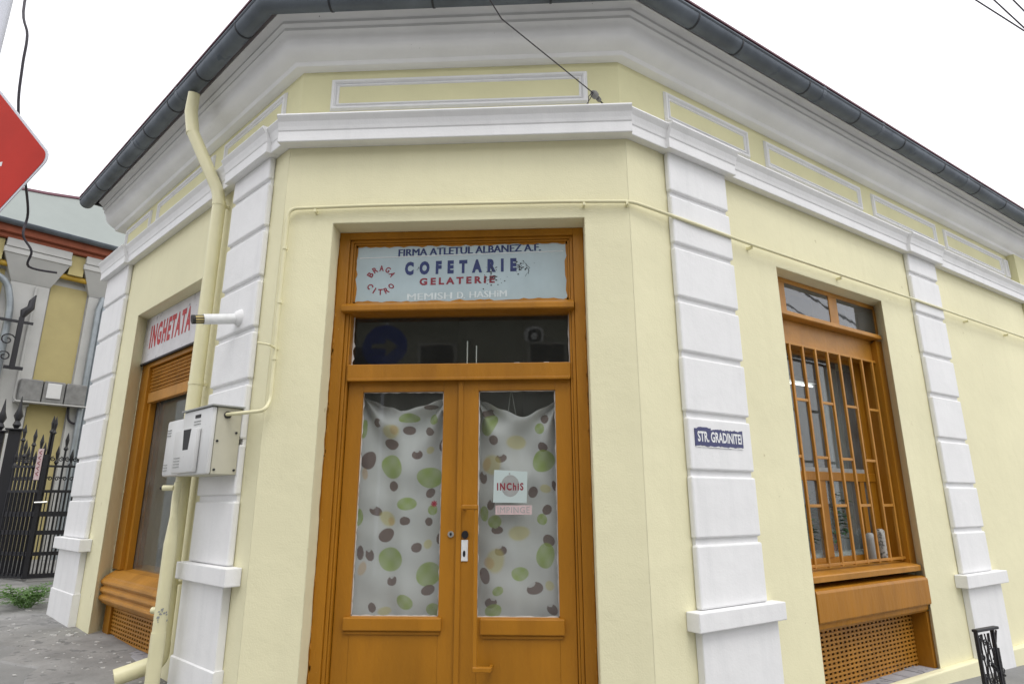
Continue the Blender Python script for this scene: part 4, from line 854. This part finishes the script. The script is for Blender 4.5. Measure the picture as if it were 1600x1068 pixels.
# wrought-iron bracket in front of the neighbour house
BR = thing('iron_bracket', NF.P(-.72, .3, 2.3), 'black wrought-iron bracket beside the white conduit on the neighbour house', 'bracket')
m = MB(); m.box(NF, -.72, -.64, .25, .31, 2.33, 3.30, .01); m.box(NF, -1.1, -.50, .27, .30, 3.18, 3.23, .005); m.box(NF, -.80, -.52, .27, .30, 2.33, 2.39, .005); m.build('bars', M_blk, BR)
MB().tube([NF.P(-.68, .28, 3.28), NF.P(-.66, .28, 3.40), NF.P(-.58, .28, 3.50), NF.P(-.58, .28, 3.62), NF.P(-.54, .28, 3.75)], [.03, .07, .06, .05, .01], 8).build('spear', M_blk, BR, smooth=True)
def spiral(fr, s, o, z, r, dirn=1, turns=1.3, n=16, a0=0, wr=.008):
    pts = [fr.P(s + dirn * r * (1 - k / n * .8) * math.cos(a0 + turns * 6.283 * k / n), o, z + r * (1 - k / n * .8) * math.sin(a0 + turns * 6.283 * k / n)) for k in range(n + 1)]
    return MB().tube(pts, wr, 5)
spiral(NF, -.82, .28, 2.85, .12, 1, wr=.012).build('scroll', M_blk, BR); spiral(NF, -.82, .28, 2.55, .10, -1, wr=.012).build('scroll', M_blk, BR)

# ------------------------------------------------------------------ iron gate
IG = thing('iron_gate', Vector((-7.2, 8.75, gz(-7.2))), 'black wrought-iron double gate with spear tips between the two houses', 'gate')
GF2 = Frame(-7.20, 8.75, (.80, .60), (.60, -.80))          # right leaf, runs away to the right
GF1 = Frame(-7.20, 8.75, (-.96, .26), (-.26, -.96))        # left leaf, runs to the post
ZB = -1.0
def gate_leaf(fr, length, step):
    n = int(length / step)
    for z0, z1 in ((ZB, ZB + .06), (-.70, -.65), (-.42, -.36), (-.17, -.10), (.16, .20), (.52, .55)):
        MB().box(fr, 0, length, -.02, .02, z0, z1).build('rail', M_blk, IG)
    hts = [1.10, .72, .86, .68, 1.0, .70, .82]
    for i in range(n + 1):
        s = .03 + i * step; h = hts[i % 7] * random.uniform(.9, 1.05)
        b = MB().box(fr, s - .013, s + .013, -.035, -.010, ZB + .02, h - .12).build('gate_bar', M_blk, IG)
        MB().tube([fr.P(s, -.022, h - .13), fr.P(s, -.022, h - .10), fr.P(s, -.022, h - .06), fr.P(s, -.022, h + .03), fr.P(s, -.022, h + .14)], [.012, .032, .014, .026, .003], 6).build('spear_tip', M_blk, b)
        if i < n:
            MB().box(fr, s + step / 2 - .008, s + step / 2 + .008, .018, .030, ZB + .03, .17).build('short_bar', M_blk, IG)
            m = spiral(fr, s + step * .5, -.02, .36, step * .36, 1 if i % 2 else -1); m.build('scroll', M_blk, IG)
            m = spiral(fr, s + step * .5, -.02, .64, step * .40, -1 if i % 2 else 1, a0=1.5); m.build('scroll', M_blk, IG)
gate_leaf(GF2, 1.75, .088); gate_leaf(GF1, .66, .080)
MB().box(GF2, -.035, .02, -.035, .035, ZB, .70).build('meeting_stile', M_blk, IG)
MB().tube([GF2.P(-.05, .05, .02), GF2.P(.10, .05, .03)], .014, 8).build('handle', M_steel, IG)
MB().box(GF2, -1.3, 1.9, .10, .5, -1.16, -1.06)
m = MB().box(GF2, .02, 1.9, .02, .14, ZB - .18, ZB - .02); m.build('threshold', M_pav, IG)
GS = thing('gate_label', GF2.P(.1, .04, .35), 'narrow pink and white vertical label tied to the gate', 'sign')
MB().plate(GF1, [(.02, .34), (.13, .34), (.13, .78), (.02, .78)], .045, .05).build('card', M_pink, GS)
for i in range(5):
    MB().tube([GF1.P(.05, .052, .40 + i * .075), GF1.P(.10, .052, .43 + i * .075), GF1.P(.05, .052, .45 + i * .075)], .006, 5).build('mark', M_dred, GS)
def gpost(x, y, lab):
    t_ = thing('gate_post', Vector((x, y, gz(x))), lab, 'gate post', 'square iron gate posts')
    fr = Frame(x, y, (.8, .6), (.6, -.8))
    MB().box(fr, -.075, .075, -.075, .075, -1.05, 1.08, .008).build('shaft', M_blk, t_)
    MB().box(fr, -.12, .12, -.12, .12, 1.081, 1.105, .004).build('cap', M_blk, t_)
    c = fr.P(0, 0, 1.105); MB().tube([c + Vector((0, 0, z)) for z in (0, .06, .12, .2, .3, .5)], [.02, .055, .03, .06, .03, .004], 8).build('finial', M_blk, t_, smooth=True)
gpost(-7.98, 9.00, 'square black iron gate post, right of the two'); gpost(-8.42, 9.20, 'square black iron gate post at the left edge of the picture')

# weeds
def weed(c, R, H, n, lb):
    m = MB()
    for _ in range(n):
        a = random.uniform(0, 6.283); ln = random.uniform(.5, 1.1) * R; hh = random.uniform(.3, 1) * H; p0_ = c + Vector((random.gauss(0, .03), random.gauss(0, .03), 0))
        tip = p0_ + Vector((ln * math.cos(a), ln * math.sin(a), hh)); pts = [p0_ + (tip - p0_) * t + Vector((0, 0, hh * .5 * math.sin(t * 3.0))) for t in [k / 7 for k in range(8)]]
        m.tube(pts, .002, 3, caps=False)
        for k in range(2, 8):
            for sg in (-1, 1):
                d = (pts[k] - pts[k - 1]).normalized(); sd = d.cross(Vector((0, 0, 1))).normalized() * sg; L = .055 * random.uniform(.6, 1.2) * (1.2 - k / 10); q = pts[k]
                e_ = q + (sd + d * .5) * L + Vector((0, 0, random.uniform(-.01, .01))); m.add([q, q + (e_ - q) * .5 + d * L * .25, e_, q + (e_ - q) * .5 - d * L * .25], [(0, 1, 2, 3)])
    return tag(m.build('weed', M_leaf, norm=False), lb, 'weed', 'weeds by the gate')
weed(on_ground(FL, 4.75, .15), .42, .22, 60, 'bushy green weed at the foot of the far left pilaster')
weed(on_ground(FL, 5.6, .1), .30, .10, 22, 'low green weed in front of the gate, left of the bushy one')

# ------------------------------------------------------------------ cast-iron stand at the lower right
CF = Frame(3.365, 5.26, (.86, .51), (.51, -.86)); gzs = gz(3.3) - G
CS = thing('iron_stand', Vector((3.3, 5.3, gz(3.3))), 'black ornate cast-iron table stand on the pavement by the second right pilaster', 'iron stand')
zt = -.925
MB().box(CF, -.17, .14, -.02, .02, zt - .02, zt, .004).build('top_bar', M_blk, CS)
m = MB().box(CF, -.165, -.150, -.012, .012, gzs, zt - .02).box(CF, .065, .082, -.012, .012, gzs, zt - .02)
m.tube([CF.P(.073, 0, zt - .16), CF.P(.13, 0, zt - .03)], .007, 6); m.build('side_frame', M_blk, CS)
for i in range(7):
    s = -.135 + i * .032
    MB().tube([CF.P(s + .010 * math.sin(k * 1.1 + i * 2), 0, zt - .04 - k * .045) for k in range(11)], .0055, 5).build('scroll_bar', M_blk, CS)
for i in range(14):
    spiral(CF, -.11 + .055 * (i % 4), 0, zt - .07 - .033 * i, .026, 1 if i % 2 else -1, wr=.005).build('scroll', M_blk, CS)
m = MB().tube([CF.P(-.05, .02, zt - .24), CF.P(.24, -.05, zt - .37)], .010, 6); m.build('brace', M_blk, CS)
m = MB().box(CF, .195, .213, -.06, -.04, gzs, zt - .17); m.tube([CF.P(.20, -.05, zt - .45), CF.P(.28, -.05, gzs)], .009, 6); m.build('side_frame', M_blk, CS)
for i in range(5): spiral(CF, .10 + .045 * (i % 3), -.03, zt - .24 - .045 * i, .024, 1 if i % 2 else -1, wr=.004).build('scroll', M_blk, CS)
for k in range(5): MB().tube([CF.P(.085, -.01, zt - .19 - k * .035), CF.P(.195, -.05, zt - .26 - k * .035)], .0035, 5).build('lattice_rod', M_blk, CS)

# ------------------------------------------------------------------ across the street (what the door panes mirror)
OP = thing('opposite_house', Vector((0, -13, 0)), 'long two-storey dark plaster house across the street behind the viewer', 'building')
OF = Frame(0, -11, (1, 0), (0, 1))
MB().box(OF, -12, 12, -8, 0, -1.8, 6.9).build('wall', M_opp, OP)
MB().box(OF, -12.4, 12.4, -8, .5, 6.901, 7.15).build('eaves', M_oppd, OP)
for s in (-9, -6, -3.4, .2, 3.2, 6, 9):
    wf = MB().box(OF, s - .65, s + .65, .001, .08, .2, 2.0).build('window', M_owf, OP); MB().box(OF, s - .55, s + .55, .081, .09, .3, 1.9).build('window_pane', M_oppd, wf)
    wf = MB().box(OF, s - .65, s + .65, .001, .08, 3.4, 5.1).build('window', M_owf, OP); MB().box(OF, s - .55, s + .55, .081, .09, 3.5, 5.0).build('window_pane', M_oppd, wf)
BS = thing('mandatory_sign', Vector((-2.94, -2.6, gz(-2.9))), 'round blue traffic sign on a pole across the corner', 'sign')
BF = Frame(-2.94, -2.6, (1, 0), (0, 1))
MB().disc(BF, 0, 2.86, .42, .42, 0, .006, 32).build('disc', M_blue, BS)
MB().plate(BF, [(-.25, 2.81), (.02, 2.81), (.02, 2.68), (.25, 2.86), (.02, 3.04), (.02, 2.91), (-.25, 2.91)], .0065, .009).build('arrow', M_opp, BS)
MB().tube([Vector((-2.94, -2.66, gz(-2.9))), Vector((-2.94, -2.66, 4.7))], .03, 12).build('pole', M_pole, BS)
OR = thing('wall_roundel', Vector((-.2, -10.95, G + 5.0)), 'pale ring ornament high on the house across the street', 'ornament')
MB().disc(OF, -.2, 5.3, .34, .34, .001, .05, 24).build('rim', M_nwht, OR); MB().disc(OF, -.2, 5.3, .24, .24, .051, .06, 24).build('dark_ring', M_oppd, OR); MB().disc(OF, -.2, 5.3, .12, .12, .061, .09, 24).build('centre', M_nwht, OR)
